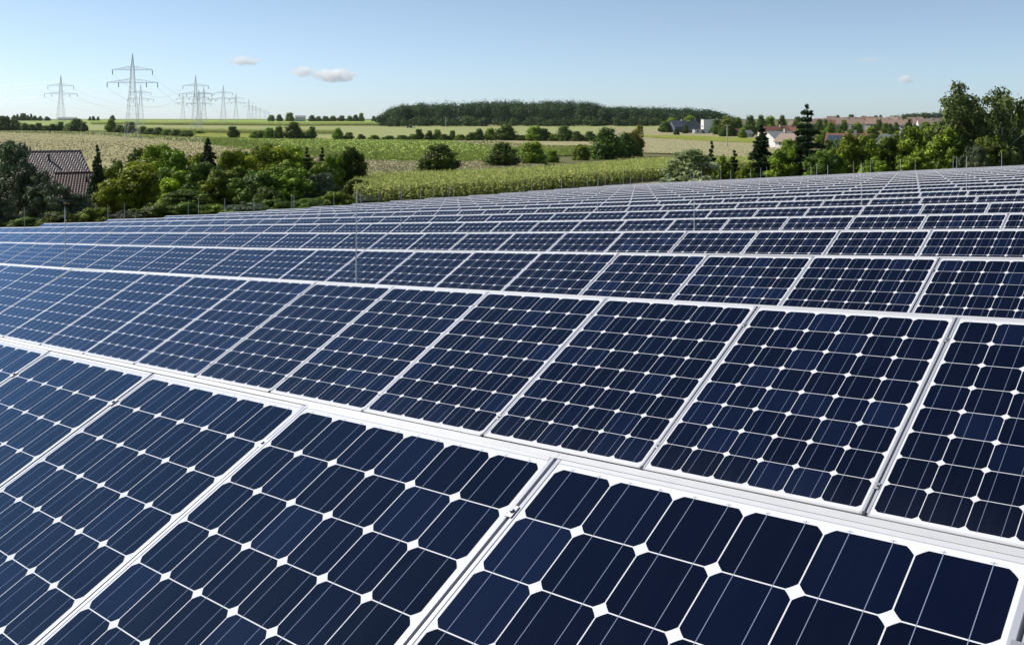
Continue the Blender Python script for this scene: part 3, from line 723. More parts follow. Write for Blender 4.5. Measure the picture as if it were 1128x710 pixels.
# ------------------------------------------------------------------ bushes in the fields
G3 = 'bushes on the field edge beyond the maize'
pl('bush', 482, None, 188.5, 159, 50, label='large round dark bush standing alone on the ploughed strip', cat='bush', group=G3)
pl('bush', 552, None, 182.5, 157, 40, label='dark bush, left one of the close pair beyond the maize', cat='bush', group=G3)
pl('bush2', 586, None, 180.0, 155, 34, label='dark green bush, right one of the close pair beyond the maize', cat='bush', group=G3)
pl('bush2', 608, None, 178.0, 164, 17, label='small light bush right of the close pair', cat='bush', group=G3)
pl('bush2', 641, None, 175.5, 158, 24, label='light green bush at the left of the big clump', cat='bush', group=G3)
pl('bush', 668, None, 174.5, 141, 44, label='tallest dark bush in the big clump beside the yellow tree', cat='bush', group=G3)
pl('bush', 690, None, 173.0, 146, 30, label='dark bush tucked against the yellow tree', cat='bush', group=G3)
pl('yellow', 702, None, 171.5, 138, 22, label='yellowing tree at the right end of the bush clump', group=G3)

G4 = 'bushes in the hedgerow across the fields'
row4 = [(372, 153.0, 140.0, 12), (384, 153, 145, 12), (398, 153, 147, 10), (412, 153.3, 147.5, 14), (428, 153.3, 148.5, 16), (444, 153.5, 148, 18), (456, 153.5, 146.5, 14), (462, 153.5, 141.5, 11), (473, 153.7, 143, 10),
        (482, 153.7, 141.5, 10), (490, 154, 147, 14), (498, 154, 143, 9), (507, 154.2, 147, 14), (519, 154.4, 145, 12), (528, 154.2, 141, 13), (540, 154.2, 140, 14), (558, 154.4, 136.5, 26), (575, 154.6, 148, 16), (589, 155, 138, 22), (600, 155, 141, 18),
        (622, 155.2, 138.5, 22), (610, 155.2, 147, 14), (636, 155.4, 144, 16), (650, 155.4, 144, 16)]
for i, (x, b, t_, w_) in enumerate(row4):
    pl('bush' if i % 3 else 'bush2', x, None, b, t_, w_*1.15, label=ordinal(i+1) + ' bush from the left in the long hedgerow below the forest', cat='bush', group=G4)
G5 = 'bushes at the foot of the pylons'
row5 = [(-10, 143, 127, 22), (5, 143, 127.5, 20), (14, 143, 131, 18), (27, 143, 134.5, 12), (36, 143, 136, 12), (43, 143, 134.5, 10), (50, 143, 137, 12), (58, 143, 135.5, 12), (66, 143, 133.5, 10), (75, 143.2, 135, 10), (84, 143.8, 130, 20), (92, 144, 134, 8),
        (122, 144.5, 130, 12), (131, 145, 137, 12), (142, 146, 133.5, 16), (157, 147, 138, 12), (166, 147.5, 140.5, 14), (174, 148, 139.5, 12), (184, 148.5, 141.5, 14), (194, 149, 142, 14), (206, 150, 143, 16), (219, 146.5, 143, 14)]
for i, (x, b, t_, w_) in enumerate(row5):
    pl('bush2' if i % 3 == 0 else 'bush', x, None, b, t_, w_*1.15, label=ordinal(i+1) + ' bush from the left in the hedge at the foot of the pylons', cat='bush', group=G5)
G6 = 'trees in the clump above the maples'
row6 = [(257, 151.3, 138.5, 16, 'bush', 'round dark bush alone in the bright green field'), (281, 151.8, 143, 14, 'bush2', 'low bush at the left end of the clump above the maples'), (288, 151.8, 142.5, 18, 'bush2', 'low broad bush beside the left end of that clump'),
        (297, 152, 139.5, 14, 'bush2', 'light green tree left of the dark round tree'), (307, 152, 138, 13, 'bush2', 'upright light green tree touching the dark round tree'), (324, 152.2, 134, 23, 'bush', 'tallest dark round tree of the clump above the maples'),
        (333, 152.2, 145, 16, 'bush2', 'low bush right of the dark round tree'), (343, 152.2, 139, 14, 'bush', 'round tree at the right end of the clump above the maples')]
for x, b, t_, w_, k_, lb in row6: pl(k_, x, None, b, t_, w_, label=lb, cat='tree', group=G6)
G7 = 'trees on the skyline'
sky_l = [(2, 126.5, 6), (8, 127, 6), (15, 126, 6), (19, 125, 5), (24, 124, 7), (27, 124, 6), (31, 126, 4), (34, 124.5, 4), (38, 126.5, 7), (44, 127, 6), (52, 127.5, 8), (99, 127.6, 4), (103, 127, 5), (108, 127.5, 4), (124, 126, 7)]
for i, (x, t_, w_) in enumerate(sky_l): pl('bush', x, 1750, top=t_, width=w_, label=ordinal(i+1) + ' tree from the left on the left skyline', group=G7)
sky_m = [(299, 125.5, 8, 'left of the white barn'), (308, 125.3, 7, 'left of the white barn'), (319, 123, 10, 'left of the white barn'), (344, 126, 8, 0), (351, 127, 8, 0), (359, 127, 9, 0), (367, 126.5, 9, 0), (376, 126.5, 9, 0), (385, 126.5, 8, 0), (392, 125.5, 7, 0), (398, 123.5, 7, 0), (412, 127, 6, 0), (419, 127.5, 5, 0)]
for i, (x, t_, w_, nt_) in enumerate(sky_m):
    pl('bush' if i % 2 else 'bush2', x, 1550, top=t_, width=w_*1.2, label=(ordinal(i+1) + ' tree from the left in the skyline row beside the white barn'), group=G7)

# ------------------------------------------------------------------ maize field
def poly_world(pts): return [hit(x, y)[:2] for x, y in pts]
def inside(P, poly):
    x, y = P[:, 0], P[:, 1]; c_ = np.zeros(len(P), bool); n = len(poly)
    for i in range(n):
        x0, y0 = poly[i]; x1, y1 = poly[(i+1) % n]
        if y0 == y1: continue
        cr = (y0 > y) != (y1 > y); c_ ^= cr & (x < (x1-x0)*(y-y0)/(y1-y0)+x0)
    return c_
def maize(name, poly, row_sp, step, height, nleaf, seed, ang, lscale=1.0):
    r = np.random.default_rng(seed); A = np.array(poly); lo, hi = A.min(0)-5, A.max(0)+5
    ca, sa = math.cos(ang), math.sin(ang); ext = np.hypot(*(hi-lo)); cen = (lo+hi)/2
    gi = np.arange(-ext/2, ext/2, row_sp); gj = np.arange(-ext/2, ext/2, step)
    Gi, Gj = np.meshgrid(gi, gj); P = np.stack([Gi.ravel(), Gj.ravel()], 1) + r.normal(size=(Gi.size, 2))*np.array([0.07*row_sp, 0.3*step])
    P = np.stack([P[:, 0]*ca-P[:, 1]*sa, P[:, 0]*sa+P[:, 1]*ca], 1) + cen
    P = P[inside(P, poly)]
    s_, d_ = .7193*P[:, 0]-.6947*P[:, 1], .6947*P[:, 0]+.7193*P[:, 1]
    P = P[(s_ < -47.5) | (d_ > 62)]; n = len(P); z = land(P[:, 0], P[:, 1]); H = height*(0.86+0.22*r.random(n))
    vs, tn = [], []
    for k in range(nleaf):
        f = 0.12+0.80*(k+r.random(n)*0.8)/nleaf; az = r.random(n)*6.283
        ln = lscale*(0.75-0.45*f)*(0.8+0.4*r.random(n)); wd = (0.075 if lscale < 1 else 0.05*lscale**0.5) + 0.02*r.random(n)
        d = np.stack([np.cos(az), np.sin(az), np.zeros(n)], 1); sd_ = np.stack([-np.sin(az), np.cos(az), np.zeros(n)], 1)
        b = np.stack([P[:, 0], P[:, 1], z+H*f], 1)
        mid = b + d*(ln*0.5)[:, None] + np.array([0, 0, 1])*(ln*0.22)[:, None]; tip = b + d*ln[:, None] + np.array([0, 0, 1])*(ln*(0.05-0.25*r.random(n)))[:, None]
        w_ = sd_*wd[:, None]
        vs.append(np.stack([b-w_*0.6, b+w_*0.6, mid+w_, mid-w_], 1)); vs.append(np.stack([mid-w_, mid+w_, tip+w_*0.15, tip-w_*0.15], 1))
        t_ = np.clip(0.15+0.45*f+0.3*r.random(n), 0, 1); tn += [t_, t_]  # lower leaves tinted darker to paint in shade; tops really are yellower
    for k in range(3):                                                          # flat upper leaves that make the canopy
        az = r.random(n)*6.283; d = np.stack([np.cos(az), np.sin(az), np.zeros(n)], 1); sd_ = np.stack([-np.sin(az), np.cos(az), np.zeros(n)], 1)
        b = np.stack([P[:, 0], P[:, 1], z+H*(0.86+0.1*r.random(n))], 1); ln = lscale*0.55*(0.7+0.5*r.random(n)); w_ = sd_*(0.10*max(1, lscale))
        tip = b + d*ln[:, None] + np.array([0, 0, 1])*(ln*(0.25*r.random(n)-0.15))[:, None]
        vs.append(np.stack([b-w_*0.5, b+w_*0.5, tip+w_*0.7, tip-w_*0.7], 1)); tn.append(np.clip(0.35+0.65*r.random(n), 0, 1))
    b = np.stack([P[:, 0], P[:, 1], z+H*0.9], 1); az = r.random(n)*6.283      # tassels
    w_ = np.stack([np.cos(az), np.sin(az), np.zeros(n)], 1)*0.035; up = np.array([0, 0, 0.24])
    vs.append(np.stack([b-w_*0.3, b+w_*0.3, b+up+w_, b+up-w_], 1)); tn.append(np.full(n, 1.0))
    b0 = np.stack([P[:, 0], P[:, 1], z-0.05], 1)
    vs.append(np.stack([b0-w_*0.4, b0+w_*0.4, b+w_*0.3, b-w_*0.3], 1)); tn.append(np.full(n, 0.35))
    Vv = np.concatenate(vs).reshape(-1, 3); tn = np.concatenate(tn)
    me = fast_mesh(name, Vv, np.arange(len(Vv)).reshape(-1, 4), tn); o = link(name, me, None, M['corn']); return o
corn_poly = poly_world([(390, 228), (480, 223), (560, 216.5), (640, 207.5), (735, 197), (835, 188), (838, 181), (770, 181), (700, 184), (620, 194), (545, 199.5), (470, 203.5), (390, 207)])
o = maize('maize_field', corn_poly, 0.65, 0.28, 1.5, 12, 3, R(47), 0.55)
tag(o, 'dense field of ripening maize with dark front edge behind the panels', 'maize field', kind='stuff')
far_a = poly_world([(120, 142.6), (235, 146.2), (300, 147), (372, 147.5), (372, 145.6), (300, 145), (235, 144.2), (120, 141.4)])
o = maize('crop_strip', far_a, 2.4, 1.8, 2.6, 5, 4, R(20), 3.2); tag(o, 'dark green crop strip behind the second pylon', 'crop', kind='stuff')
far_b = poly_world([(100, 136.6), (235, 137.3), (330, 138.3), (420, 137.5), (420, 135.6), (330, 136.2), (235, 135.4), (100, 135.0)])
o = maize('crop_strip', far_b, 3.2, 2.2, 2.6, 5, 5, R(20), 4.0); tag(o, 'yellow-green crop strip on the rise below the far pylons', 'crop', kind='stuff')

# ------------------------------------------------------------------ forest on the rise
def wood(name, trees, mat, seed, per, leaf):
    """trees: (x, y, z, height, radius); one mass of crowns"""
    cl = []; r = random.Random(seed)
    for x, y, z, h, rad in trees:
        t0 = r.random()
        cl.append((x, y, z+h*0.62, rad, rad, h*0.37, t0))
        for _ in range(3):
            a = r.random()*6.283; q = rad*0.7
            cl.append((x+math.cos(a)*q, y+math.sin(a)*q, z+h*r.uniform(0.4, 0.85), rad*r.uniform(.35, .5), rad*r.uniform(.35, .5), h*r.uniform(.1, .15), min(1, max(0, t0+r.uniform(-.3, .3)))))
        cl.append((x, y, z+h*0.2, rad*0.8, rad*0.8, h*0.2, t0*0.5))
    me = leaf_cloud(name, cl, per*len(trees), leaf, seed, mat, elong=1.3, shell=3.0, updown=0.55); return link(name, me)
r = random.Random(77); tr = []
ox = [415, 425, 432, 445, 470, 520, 560, 580, 625, 650, 662, 672, 700, 735, 752, 770, 790, 803, 815]
oy = [129, 121, 116.5, 112.8, 111.2, 110.5, 107.8, 109.5, 107.8, 109.8, 113, 115.8, 115.2, 117.2, 116.5, 118, 120.5, 125, 128.5]
for i in range(520):
    px = r.uniform(418, 812); Y = 930 + 270*r.random()**1.3
    x, Y, z = at(px, Y); ymax = np.interp(px, ox, oy)
    h_out = (CY-ymax)/F*Y - z; h = min(h_out*r.uniform(0.80, 1.0), r.uniform(22, 31)) if Y < 1080 else h_out*r.uniform(0.86, 1.02)
    if h < 5: continue
    tr.append((x, Y, z, h, r.uniform(4.5, 8.5)))
o = wood('forest', tr, M['leaf_far'], 41, 430, 1.0); tag(o, 'long dark forest on the rise beyond the fields', 'forest', kind='stuff')
tr = []
for i in range(150):
    px = r.uniform(425, 760); x, Y, z = at(px, r.uniform(890, 935)); tr.append((x, Y, z, r.uniform(5, 11), r.uniform(3, 5.5)))
o = wood('forest_edge', tr, M['leaf_far_light'], 42, 120, 1.2); tag(o, 'lighter bushes and young trees along the foot of the forest', 'forest edge', kind='stuff')
tr = []
for i in range(70):
    px = r.uniform(985, 1140); Y = r.uniform(1700, 2000); x, Y, z = at(px, Y); t_ = np.interp(px, [975, 990, 1010, 1030, 1140], [128, 125, 123.5, 122.5, 124])
    tr.append((x, Y, z, (CY-t_)/F*Y-z, r.uniform(7, 10)))
o = wood('woodland', tr, M['leaf_far'], 43, 140, 2.2); tag(o, 'dark strip of woodland on the skyline behind the village', 'woodland', kind='stuff')

# ------------------------------------------------------------------ houses
def wallm(name, c): return plain(name, c, 0.85, 0, 0.08, 0.6, 0.2)
M['white_wall'] = wallm('white_render', (0.62, 0.61, 0.58)); M['cream_wall'] = wallm('cream_render', (0.45, 0.42, 0.36)); M['grey_wall'] = wallm('blue_grey_cladding', (0.10, 0.12, 0.16))
M['orange_wall'] = wallm('orange_render', (0.50, 0.27, 0.12))
M['window'] = plain('window_glass_dark', (0.03, 0.035, 0.045), 0.12, 0, 0.2, 2, 0.6)
M['door'] = plain('door_brown', (0.12, 0.07, 0.04), 0.5)
M['solar_roof'] = plain('roof_collectors', (0.05, 0.075, 0.10), 0.18, 0.2, 0.2, 2, 0.8)
def roof_mat(name, c1, c2, wave=0.0):
    t = NT(name); p = t.objc(); n = t.noise(1.5, 5, 0.6, p); n2 = t.noise(18, 3, 0.6, p)
    col = t.mix(t.math('ADD', t.math('MULTIPLY', n, 0.6), t.math('MULTIPLY', n2, 0.4)), c1, c2)
    return t.set(col, 0.7, 0, 0.3)
M['roof_red'] = roof_mat('red_roof_tiles', (0.14, 0.062, 0.048), (0.19, 0.085, 0.066)); M['roof_brown'] = roof_mat('brown_roof_tiles', (0.15, 0.10, 0.08), (0.24, 0.165, 0.135))
M['roof_grey'] = roof_mat('grey_roof', (0.17, 0.19, 0.20), (0.27, 0.29, 0.30)); M['roof_slate'] = roof_mat('slate_roof', (0.05, 0.06, 0.08), (0.09, 0.10, 0.13)); M['roof_tan'] = roof_mat('tan_roof_tiles', (0.20, 0.145, 0.12), (0.26, 0.195, 0.16))
def house(px, Y, w, dp, hw, hr, rot, wall, roof, label, group=None, nwin=3, chimney=True, collectors=False, sink=0.0, hip=0.0, flat=False, name='house'):
    """ridge along local x; > wall, roof (> chimney), window, door"""
    x, Y, z = at(px, Y); o = empty(name, (x, Y, z-sink), rot)
    m = MB(); hw2, d2 = w/2, dp/2
    m.box(-hw2, hw2, -d2, d2, -1.5, hw)
    if not flat and hip == 0: m.add([(-hw2, -d2, hw), (-hw2, d2, hw), (-hw2, 0, hw+hr), (hw2, -d2, hw), (hw2, d2, hw), (hw2, 0, hw+hr)], [(0, 2, 1), (3, 4, 5)])
    m.build('wall', M[wall], o)
    e = 0.45; m = MB(); th_ = 0.16
    if flat: m.box(-hw2-.2, hw2+.2, -d2-.2, d2+.2, hw+.003, hw+.3)
    else:
        rz = hw+hr; sl = hr/d2; ez = hw - e*sl; rx = hw2+0.35-hip
        for sg in (-1, 1):
            a = [(-hw2-.35, sg*(d2+e), ez), (hw2+.35, sg*(d2+e), ez), (rx, 0, rz), (-rx, 0, rz)]
            b = [(p[0], p[1], p[2]+th_) for p in a]
            m.add(a+b, [(0, 1, 2, 3), (7, 6, 5, 4), (0, 4, 5, 1), (1, 5, 6, 2), (2, 6, 7, 3), (3, 7, 4, 0)])
        if hip:
            for sg in (-1, 1):
                m.add([(sg*(hw2+.35), -d2-e, ez+th_), (sg*(hw2+.35), d2+e, ez+th_), (sg*rx, 0, rz+th_)], [(0, 1, 2)] if sg > 0 else [(1, 0, 2)])
    ro = m.build('roof', M[roof], o)
    if chimney and not flat: MB().box(w*0.18, w*0.18+.6, -.9, -.3, hw+hr*0.4, hw+hr+.9).build('chimney', M['cream_wall'], ro)
    if collectors:
        s_ = -1; q = []
        for u_, v_ in ((-.48, .12), (-.12, .12), (-.12, .85), (-.48, .85)): q.append((u_*w, s_*(d2+e)*(1-v_), ez+(hw+hr-ez)*v_+th_+.06))
        MB().add(q, [(0, 1, 2, 3)]).build('solar_collector', M['solar_roof'], ro)
    for i in range(nwin):
        u_ = -hw2 + w*(i+0.6)/(nwin+0.2)
        zz = 1.0 if hw < 4 else 1.0 + 2.7*(i % 2)
        fr = MB(); fr.box(u_-.55, u_+.55, -d2-.05, -d2-.003, zz, zz+1.35); wf = fr.build('window', M['white_wall'], o)
        MB().box(u_-.47, u_+.47, -d2-.07, -d2-.053, zz+.08, zz+1.27).build('pane', M['window'], wf)
    for sg in (-1, 1):
        fr = MB(); fr.box(*sorted((sg*(hw2+.003), sg*(hw2+.05))), -.6, .6, hw*0.45, hw*0.45+1.3); wf = fr.build('window', M['white_wall'], o)
        MB().box(*sorted((sg*(hw2+.053), sg*(hw2+.07))), -.52, .52, hw*0.45+.08, hw*0.45+1.22).build('pane', M['window'], wf)
    MB().box(hw2*0.55, hw2*0.55+1.0, -d2-.06, -d2-.003, 0, 2.05).build('door', M['door'], o)
    tag(o, label, 'house', group); return o

# the two brown roofs behind the willow shrubs; the upper one has rounded tiles with glints painted on as pale stripes
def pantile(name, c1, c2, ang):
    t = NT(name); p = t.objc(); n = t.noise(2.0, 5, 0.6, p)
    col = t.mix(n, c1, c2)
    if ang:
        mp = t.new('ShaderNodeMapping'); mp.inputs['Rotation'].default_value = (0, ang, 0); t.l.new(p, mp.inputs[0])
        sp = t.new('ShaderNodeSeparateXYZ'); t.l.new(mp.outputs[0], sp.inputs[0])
        glint_band = t.math('LESS_THAN', t.math('FRACT', t.math('DIVIDE', sp.outputs[0], 0.34)), 0.45)
        col = t.mix(glint_band, col, (0.30, 0.27, 0.27))  # pale diagonal stripes paint the sun's glint into the tile colour
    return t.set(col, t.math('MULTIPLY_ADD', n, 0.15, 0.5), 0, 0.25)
M['pantile'] = pantile('brown_pantiles_painted_glint', (0.055, 0.03, 0.026), (0.095, 0.055, 0.048), R(-38))
M['pantile_red'] = pantile('red_brown_pantiles', (0.045, 0.024, 0.022), (0.07, 0.036, 0.033), 0); 
def tiled_slope(mb, w0, w1, x_shift, z0, z1, y0, y1, pitch, course, amp):
    """one roof slope of rounded tiles laid in stepped courses: lower edge w0 wide at (y0,z0), ridge w1 wide at (y1,z1)"""
    nc = int(math.hypot(z1-z0, y1-y0)/course)
    for c_ in range(nc):
        f0, f1 = c_/nc, (c_+1)/nc; n = 4; hwid = (w0+(w1-w0)*(f0+f1)/2)/2; k = int(2*hwid/pitch)
        up = 0.035
        for i in range(k):
            xa = -hwid + i*pitch; ring = []
            for f, dz in ((f0, amp*0.6), (f1, 0.0)):
                for j in range(n+1):
                    xx = xa + pitch*j/n; hz = amp*math.sin(math.pi*j/n)
                    ring.append((xx + x_shift*f, y0+(y1-y0)*f, z0+(z1-z0)*f + hz + dz))
            mb.add(ring, [(j, j+1, n+2+j, n+1+j) for j in range(n)])
def big_roof(px, Y, ridge_y, w_eave, w_ridge, drop, depth, rot, mat, label, pitch):
    x, Y, z = at(px, Y); zr = (CY-ridge_y)/F*Y; o = empty('house', (x, Y, z), rot); H = zr - z
    ze = H-drop
    MB().box(-w_eave/2+.4, w_eave/2-.4, -depth+.4, depth-.4, -1.5, ze+.05).build('wall', M['cream_wall'], o)
    m = MB(); tiled_slope(m, w_eave, w_ridge, 0, ze, H, -depth, 0, pitch, 0.36, 0.05)
    a, b = w_eave/2, w_ridge/2
    m.add([(-a, -depth, ze-.02), (a, -depth, ze-.02), (b, 0, H-.02), (-b, 0, H-.02)], [(0, 1, 2, 3)])
    m.add([(-a, depth, ze), (a, depth, ze), (b, 0, H), (-b, 0, H)], [(3, 2, 1, 0)])
    m.add([(a, -depth, ze), (a, depth, ze), (b, 0, H), (-a, -depth, ze), (-a, depth, ze), (-b, 0, H)], [(0, 1, 2), (4, 3, 5)])
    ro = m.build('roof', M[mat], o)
    MB().tube([(-b, 0, H+.03), (b, 0, H+.03)], 0.11, 8).build('ridge', M[mat], ro)
    MB().tube([(-w_eave*0.04, -depth*0.35, H-drop*0.45), (-w_eave*0.04, -depth*0.35, H-drop*0.1)], 0.14, 8).build('vent_pipe', M['dark'], ro)
    tag(o, label, 'house', 'houses left of the array'); return o
big_roof(57, 128, 165.5, 9.6, 7.2, 3.3, 4.4, R(27), 'pantile', 'house with brown pantile roof with painted glint stripes behind the willow shrubs', 0.30)
big_roof(98, 112, 189.0, 8.6, 7.4, 2.6, 4.0, R(27), 'pantile_red', 'house with dull red-brown roof below the striped roof', 0.30)

GV = 'houses of the village'
house(858, 310, 9, 8, 2.6, 2.6, R(24), 'white_wall', 'roof_grey', 'white house with grey roof between the fir and the cedar', GV, 3)
house(872, 300, 7.5, 7, 2.3, 2.3, R(-50), 'white_wall', 'roof_tan', 'low white house with dark gable window left of the cedar', GV, 2)
house(853, 450, 13, 8, 3.8, 2.6, R(12), 'white_wall', 'roof_red', 'white house with red roof above the low white house', GV, 4)
house(868, 470, 8, 8, 3.6, 2.8, R(-20), 'cream_wall', 'roof_red', 'small red-roofed house left of the cedar top', GV, 2)
house(933, 215, 8.4, 8, 2.2, 2.9, R(-25), 'white_wall', 'roof_red', 'red-roofed house with blue solar collectors behind the round tree', GV, 3, True, True)
house(985, 235, 8, 7, 2.6, 2.2, R(28), 'white_wall', 'roof_grey', 'white house with grey-green roof left of the birches', GV, 3)
house(747, 640, 11, 10, 4.0, 4.2, R(20), 'grey_wall', 'roof_slate', 'dark slate-roofed house at the foot of the forest, leftmost', GV, 3)
house(764, 620, 9, 11, 4.2, 4.8, R(70), 'grey_wall', 'roof_slate', 'blue-grey gabled house at the foot of the forest', GV, 2)
house(777, 610, 4.2, 4.5, 9.0, 0, R(12), 'white_wall', 'roof_grey', 'narrow white tower-like block beside the grey-roofed house', GV, 0, False, flat=True)
house(786, 618, 10, 9, 4.6, 4.4, R(12), 'white_wall', 'roof_grey', 'white house with grey roof right of the white tower block', GV, 3)
house(770, 600, 7, 4, 2.6, 0, R(8), 'white_wall', 'roof_grey', 'low white flat-roofed building before the tower block', GV, 2, False, flat=True)
house(814, 520, 4, 4, 2.6, 1.8, R(10), 'orange_wall', 'roof_red', 'small orange building beside the white post field', GV, 1, False)
house(823, 500, 4.5, 4, 2.2, 1.6, R(30), 'white_wall', 'roof_grey', 'little white shed right of the orange building', GV, 1, False)
house(1126, 150, 7, 7, 3.6, 3.2, R(20), 'white_wall', 'roof_red', 'white and red house at the right picture edge behind the birches', GV, 2)
kinds = [('cream_wall', 'roof_tan'), ('white_wall', 'roof_brown'), ('cream_wall', 'roof_brown'), ('white_wall', 'roof_tan'), ('cream_wall', 'roof_red'), ('cream_wall', 'roof_tan'), ('white_wall', 'roof_brown')]
far_h = [(880, 760), (897, 820), (910, 760), (922, 860), (930, 800), (938, 900), (947, 780), (955, 860), (962, 740), (968, 900), (975, 820), (983, 880), (990, 760), (998, 840), (1006, 900), (1014, 820), (1022, 760), (905, 920), (918, 980), (950, 980), (987, 990), (1008, 1000), (1030, 900)]
far_h.sort()
for i, (px, Y) in enumerate(far_h):
    wl_, rf_ = kinds[(i*5+3) % 7]
    house(px, Y, rng.uniform(10, 16), rng.uniform(8, 10), rng.uniform(3.4, 5), rng.uniform(3.2, 4.6), R(rng.uniform(-42, -8)), wl_, rf_, ordinal(i+1) + ' house from the left on the far village slope, with ' + {'roof_tan': 'tan', 'roof_brown': 'brown', 'roof_red': 'red'}[rf_] + ' roof', GV, 2)
house(331, 1560, 16, 10, 7, 3.0, R(10), 'white_wall', 'roof_grey', 'white barn on the skyline between two rows of trees', 'barns on the skyline', 1, False, name='barn')
house(42, 1800, 16, 10, 3, 3, R(10), 'white_wall', 'roof_grey', 'small pale barn among trees on the left skyline', 'barns on the skyline', 1, False, name='barn')
house(74, 1900, 34, 12, 4, 3, R(5), 'white_wall', 'roof_grey', 'long pale shed on the skyline right of the left pylon', 'barns on the skyline', 1, False, name='barn')
GT = 'trees between the village houses'
vt = [(826, 520, 127, 16), (838, 560, 126.5, 14), (848, 600, 127, 16), (862, 640, 126.5, 12), (858, 320, 142, 14), (882, 430, 134, 14), (878, 700, 128, 12), (902, 640, 131, 12), (915, 600, 133.5, 14), (923, 900, 126, 6), (937, 1010, 125.5, 12), (952, 1020, 127, 10), (945, 560, 134, 14), (965, 1020, 126.5, 10), (975, 620, 134.5, 10), (981, 560, 135.5, 8), (987, 620, 134, 8), (962, 520, 137, 14), (1000, 620, 134, 12), (970, 1040, 126, 7), (1017, 1030, 123.5, 8), (995, 1040, 127, 9),
      (800, 560, 128, 20), (812, 560, 129, 18), (790, 570, 131, 16), (803, 520, 136, 18), (755, 600, 137, 8), (760, 700, 126.5, 20), (740, 650, 129, 18), (733, 640, 133, 16), (797, 520, 140, 14), (745, 560, 141, 8), (818, 480, 140, 12)]
vt += [(868, 250, 152, 20), (880, 270, 150, 18), (912, 190, 154, 20), (952, 190, 150, 24), (975, 200, 151, 20), (990, 330, 143, 16), (1008, 300, 140, 20), (905, 330, 143, 18), (925, 420, 138, 16), (940, 480, 138, 14), (960, 430, 139, 16), (893, 520, 136, 14), (1020, 600, 133, 14), (930, 700, 131, 9), (968, 720, 130.5, 9), (1000, 760, 129.5, 10), (910, 700, 131, 9)]
vt.sort()
for i, (x, Y, t_, w_) in enumerate(vt):
    pl(['bush', 'bush2', 'bush'][i % 3], x, Y, top=t_, width=w_, label=ordinal(i+1) + ' tree from the left among the village houses', group=GT)

# ------------------------------------------------------------------ pylons and power lines
def make_pylon():
    """43 m lattice mast; > tower, crossarm (two), insulator (six)"""
    o = empty('power_pylon'); H = 43.0; m = MB()
    def hwid(z):
        f = z/H
        return float(np.interp(f, [0, 0.30, 0.62, 0.82, 0.90, 1.0], [3.3, 2.25, 1.15, 0.75, 0.42, 0.06]))
    lv = [0]; 
    while lv[-1] < H*0.97: lv.append(lv[-1] + max(1.3, 2.2*hwid(lv[-1])*0.9))
    lv[-1] = H
    for a, b in zip(lv[:-1], lv[1:]):
        p, q = hwid(a), hwid(b); A = [(-p, -p, a), (p, -p, a), (p, p, a), (-p, p, a)]; B = [(-q, -q, b), (q, -q, b), (q, q, b), (-q, q, b)]
        for i in range(4):
            j = (i+1) % 4; m.bar(A[i], B[i], 0.12); m.bar(A[i], B[j], 0.06); m.bar(A[j], B[i], 0.06); m.bar(B[i], B[j], 0.055)
    m.build('tower', M['pylon'], o)
    for f, half in ((0.805, 0.225*H), (0.655, 0.285*H)):
        z = f*H; w0 = hwid(z); m = MB(); n = 6
        for sg in (-1, 1):
            for s2 in (-1, 1):
                m.bar((sg*w0, s2*w0, z), (sg*half, 0, z+.15), 0.12); m.bar((sg*w0, s2*w0, z+2.0), (sg*half, 0, z+.3), 0.09)
                for i in range(n):
                    u0, u1 = i/n, (i+1)/n; L0 = lambda u_, up: (sg*(w0+(half-w0)*u_), s2*w0*(1-u_), z+(2.0*(1-u_) if up else 0)+.2*u_)
                    m.bar(L0(u0, False), L0(u1, True), 0.055); m.bar(L0(u0, True), L0(u0, False), 0.05)
        m.build('crossarm', M['pylon'], o)
        for xx in ((half,) if f > 0.7 else (half, half*0.55)):
            for sg in (-1, 1):
                MB().tube([(sg*xx, 0, z), (sg*xx, 0, z-2.3)], 0.20, 5).build('insulator', M['pylon_dark'], o)
    return o
PY = make_pylon(); first = True; pylons = {}
def pylon(px, ytop, label, Hs=1.0, rot=R(8)):
    global first
    lo, hi = 200., 6000.
    for _ in range(40):
        m = (lo+hi)/2; x, Y, z = at(px, m)
        if CY - F*(z+43*Hs)/Y < ytop: lo = m
        else: hi = m
    o = PY if first else dup(PY); first = False
    o.location = at(px, lo); o.scale = (Hs,)*3; o.rotation_euler = (0, 0, rot)
    tag(o, label, 'pylon', 'pylons across the fields'); return o
GPy = [(146, 58, 'nearest and tallest lattice pylon with two crossarms', 1.0), (67, 82, 'leftmost lattice pylon standing in the hedge', 1.0), (219, 97.5, 'squat pylon standing in the green strip right of the tallest', 0.72), (215.5, 82, 'tall thin pylon just left of the squat one', 1.0),
       (155, 92, 'small pylon half hidden beside the tallest pylon', 0.9), (201.5, 102, 'slim pylon left of the squat pylon', 1.0), (224.5, 94, 'slim pylon right behind the squat pylon', 1.0), (246, 93, 'far pylon, tallest of those right of the squat pylon', 1.0), (260, 101, 'far pylon with wide arms near the middle of the line', 1.0), (274, 108, 'far pylon, sixth last of the line', 1.0), (278, 114, 'far pylon, fifth last of the line', 1.0), (282, 115, 'far pylon, fourth last of the line', 1.0), (286.5, 116.5, 'far pylon, third last of the line', 1.0), (292, 119, 'far pylon, second last of the line', 1.0), (296, 121, 'faintest and last pylon of the far line', 1.0)]
for px, yt, lb, hs in GPy: pylons[px] = pylon(px, yt, lb, hs)
def tip(o, side, lower, frac=1.0):
    f = 0.655 if lower else 0.805; half = (0.285 if lower else 0.225)*43*frac; s_ = o.scale[0]
    return o.matrix_basis @ Vector((side*half, 0, f*43-2.3))
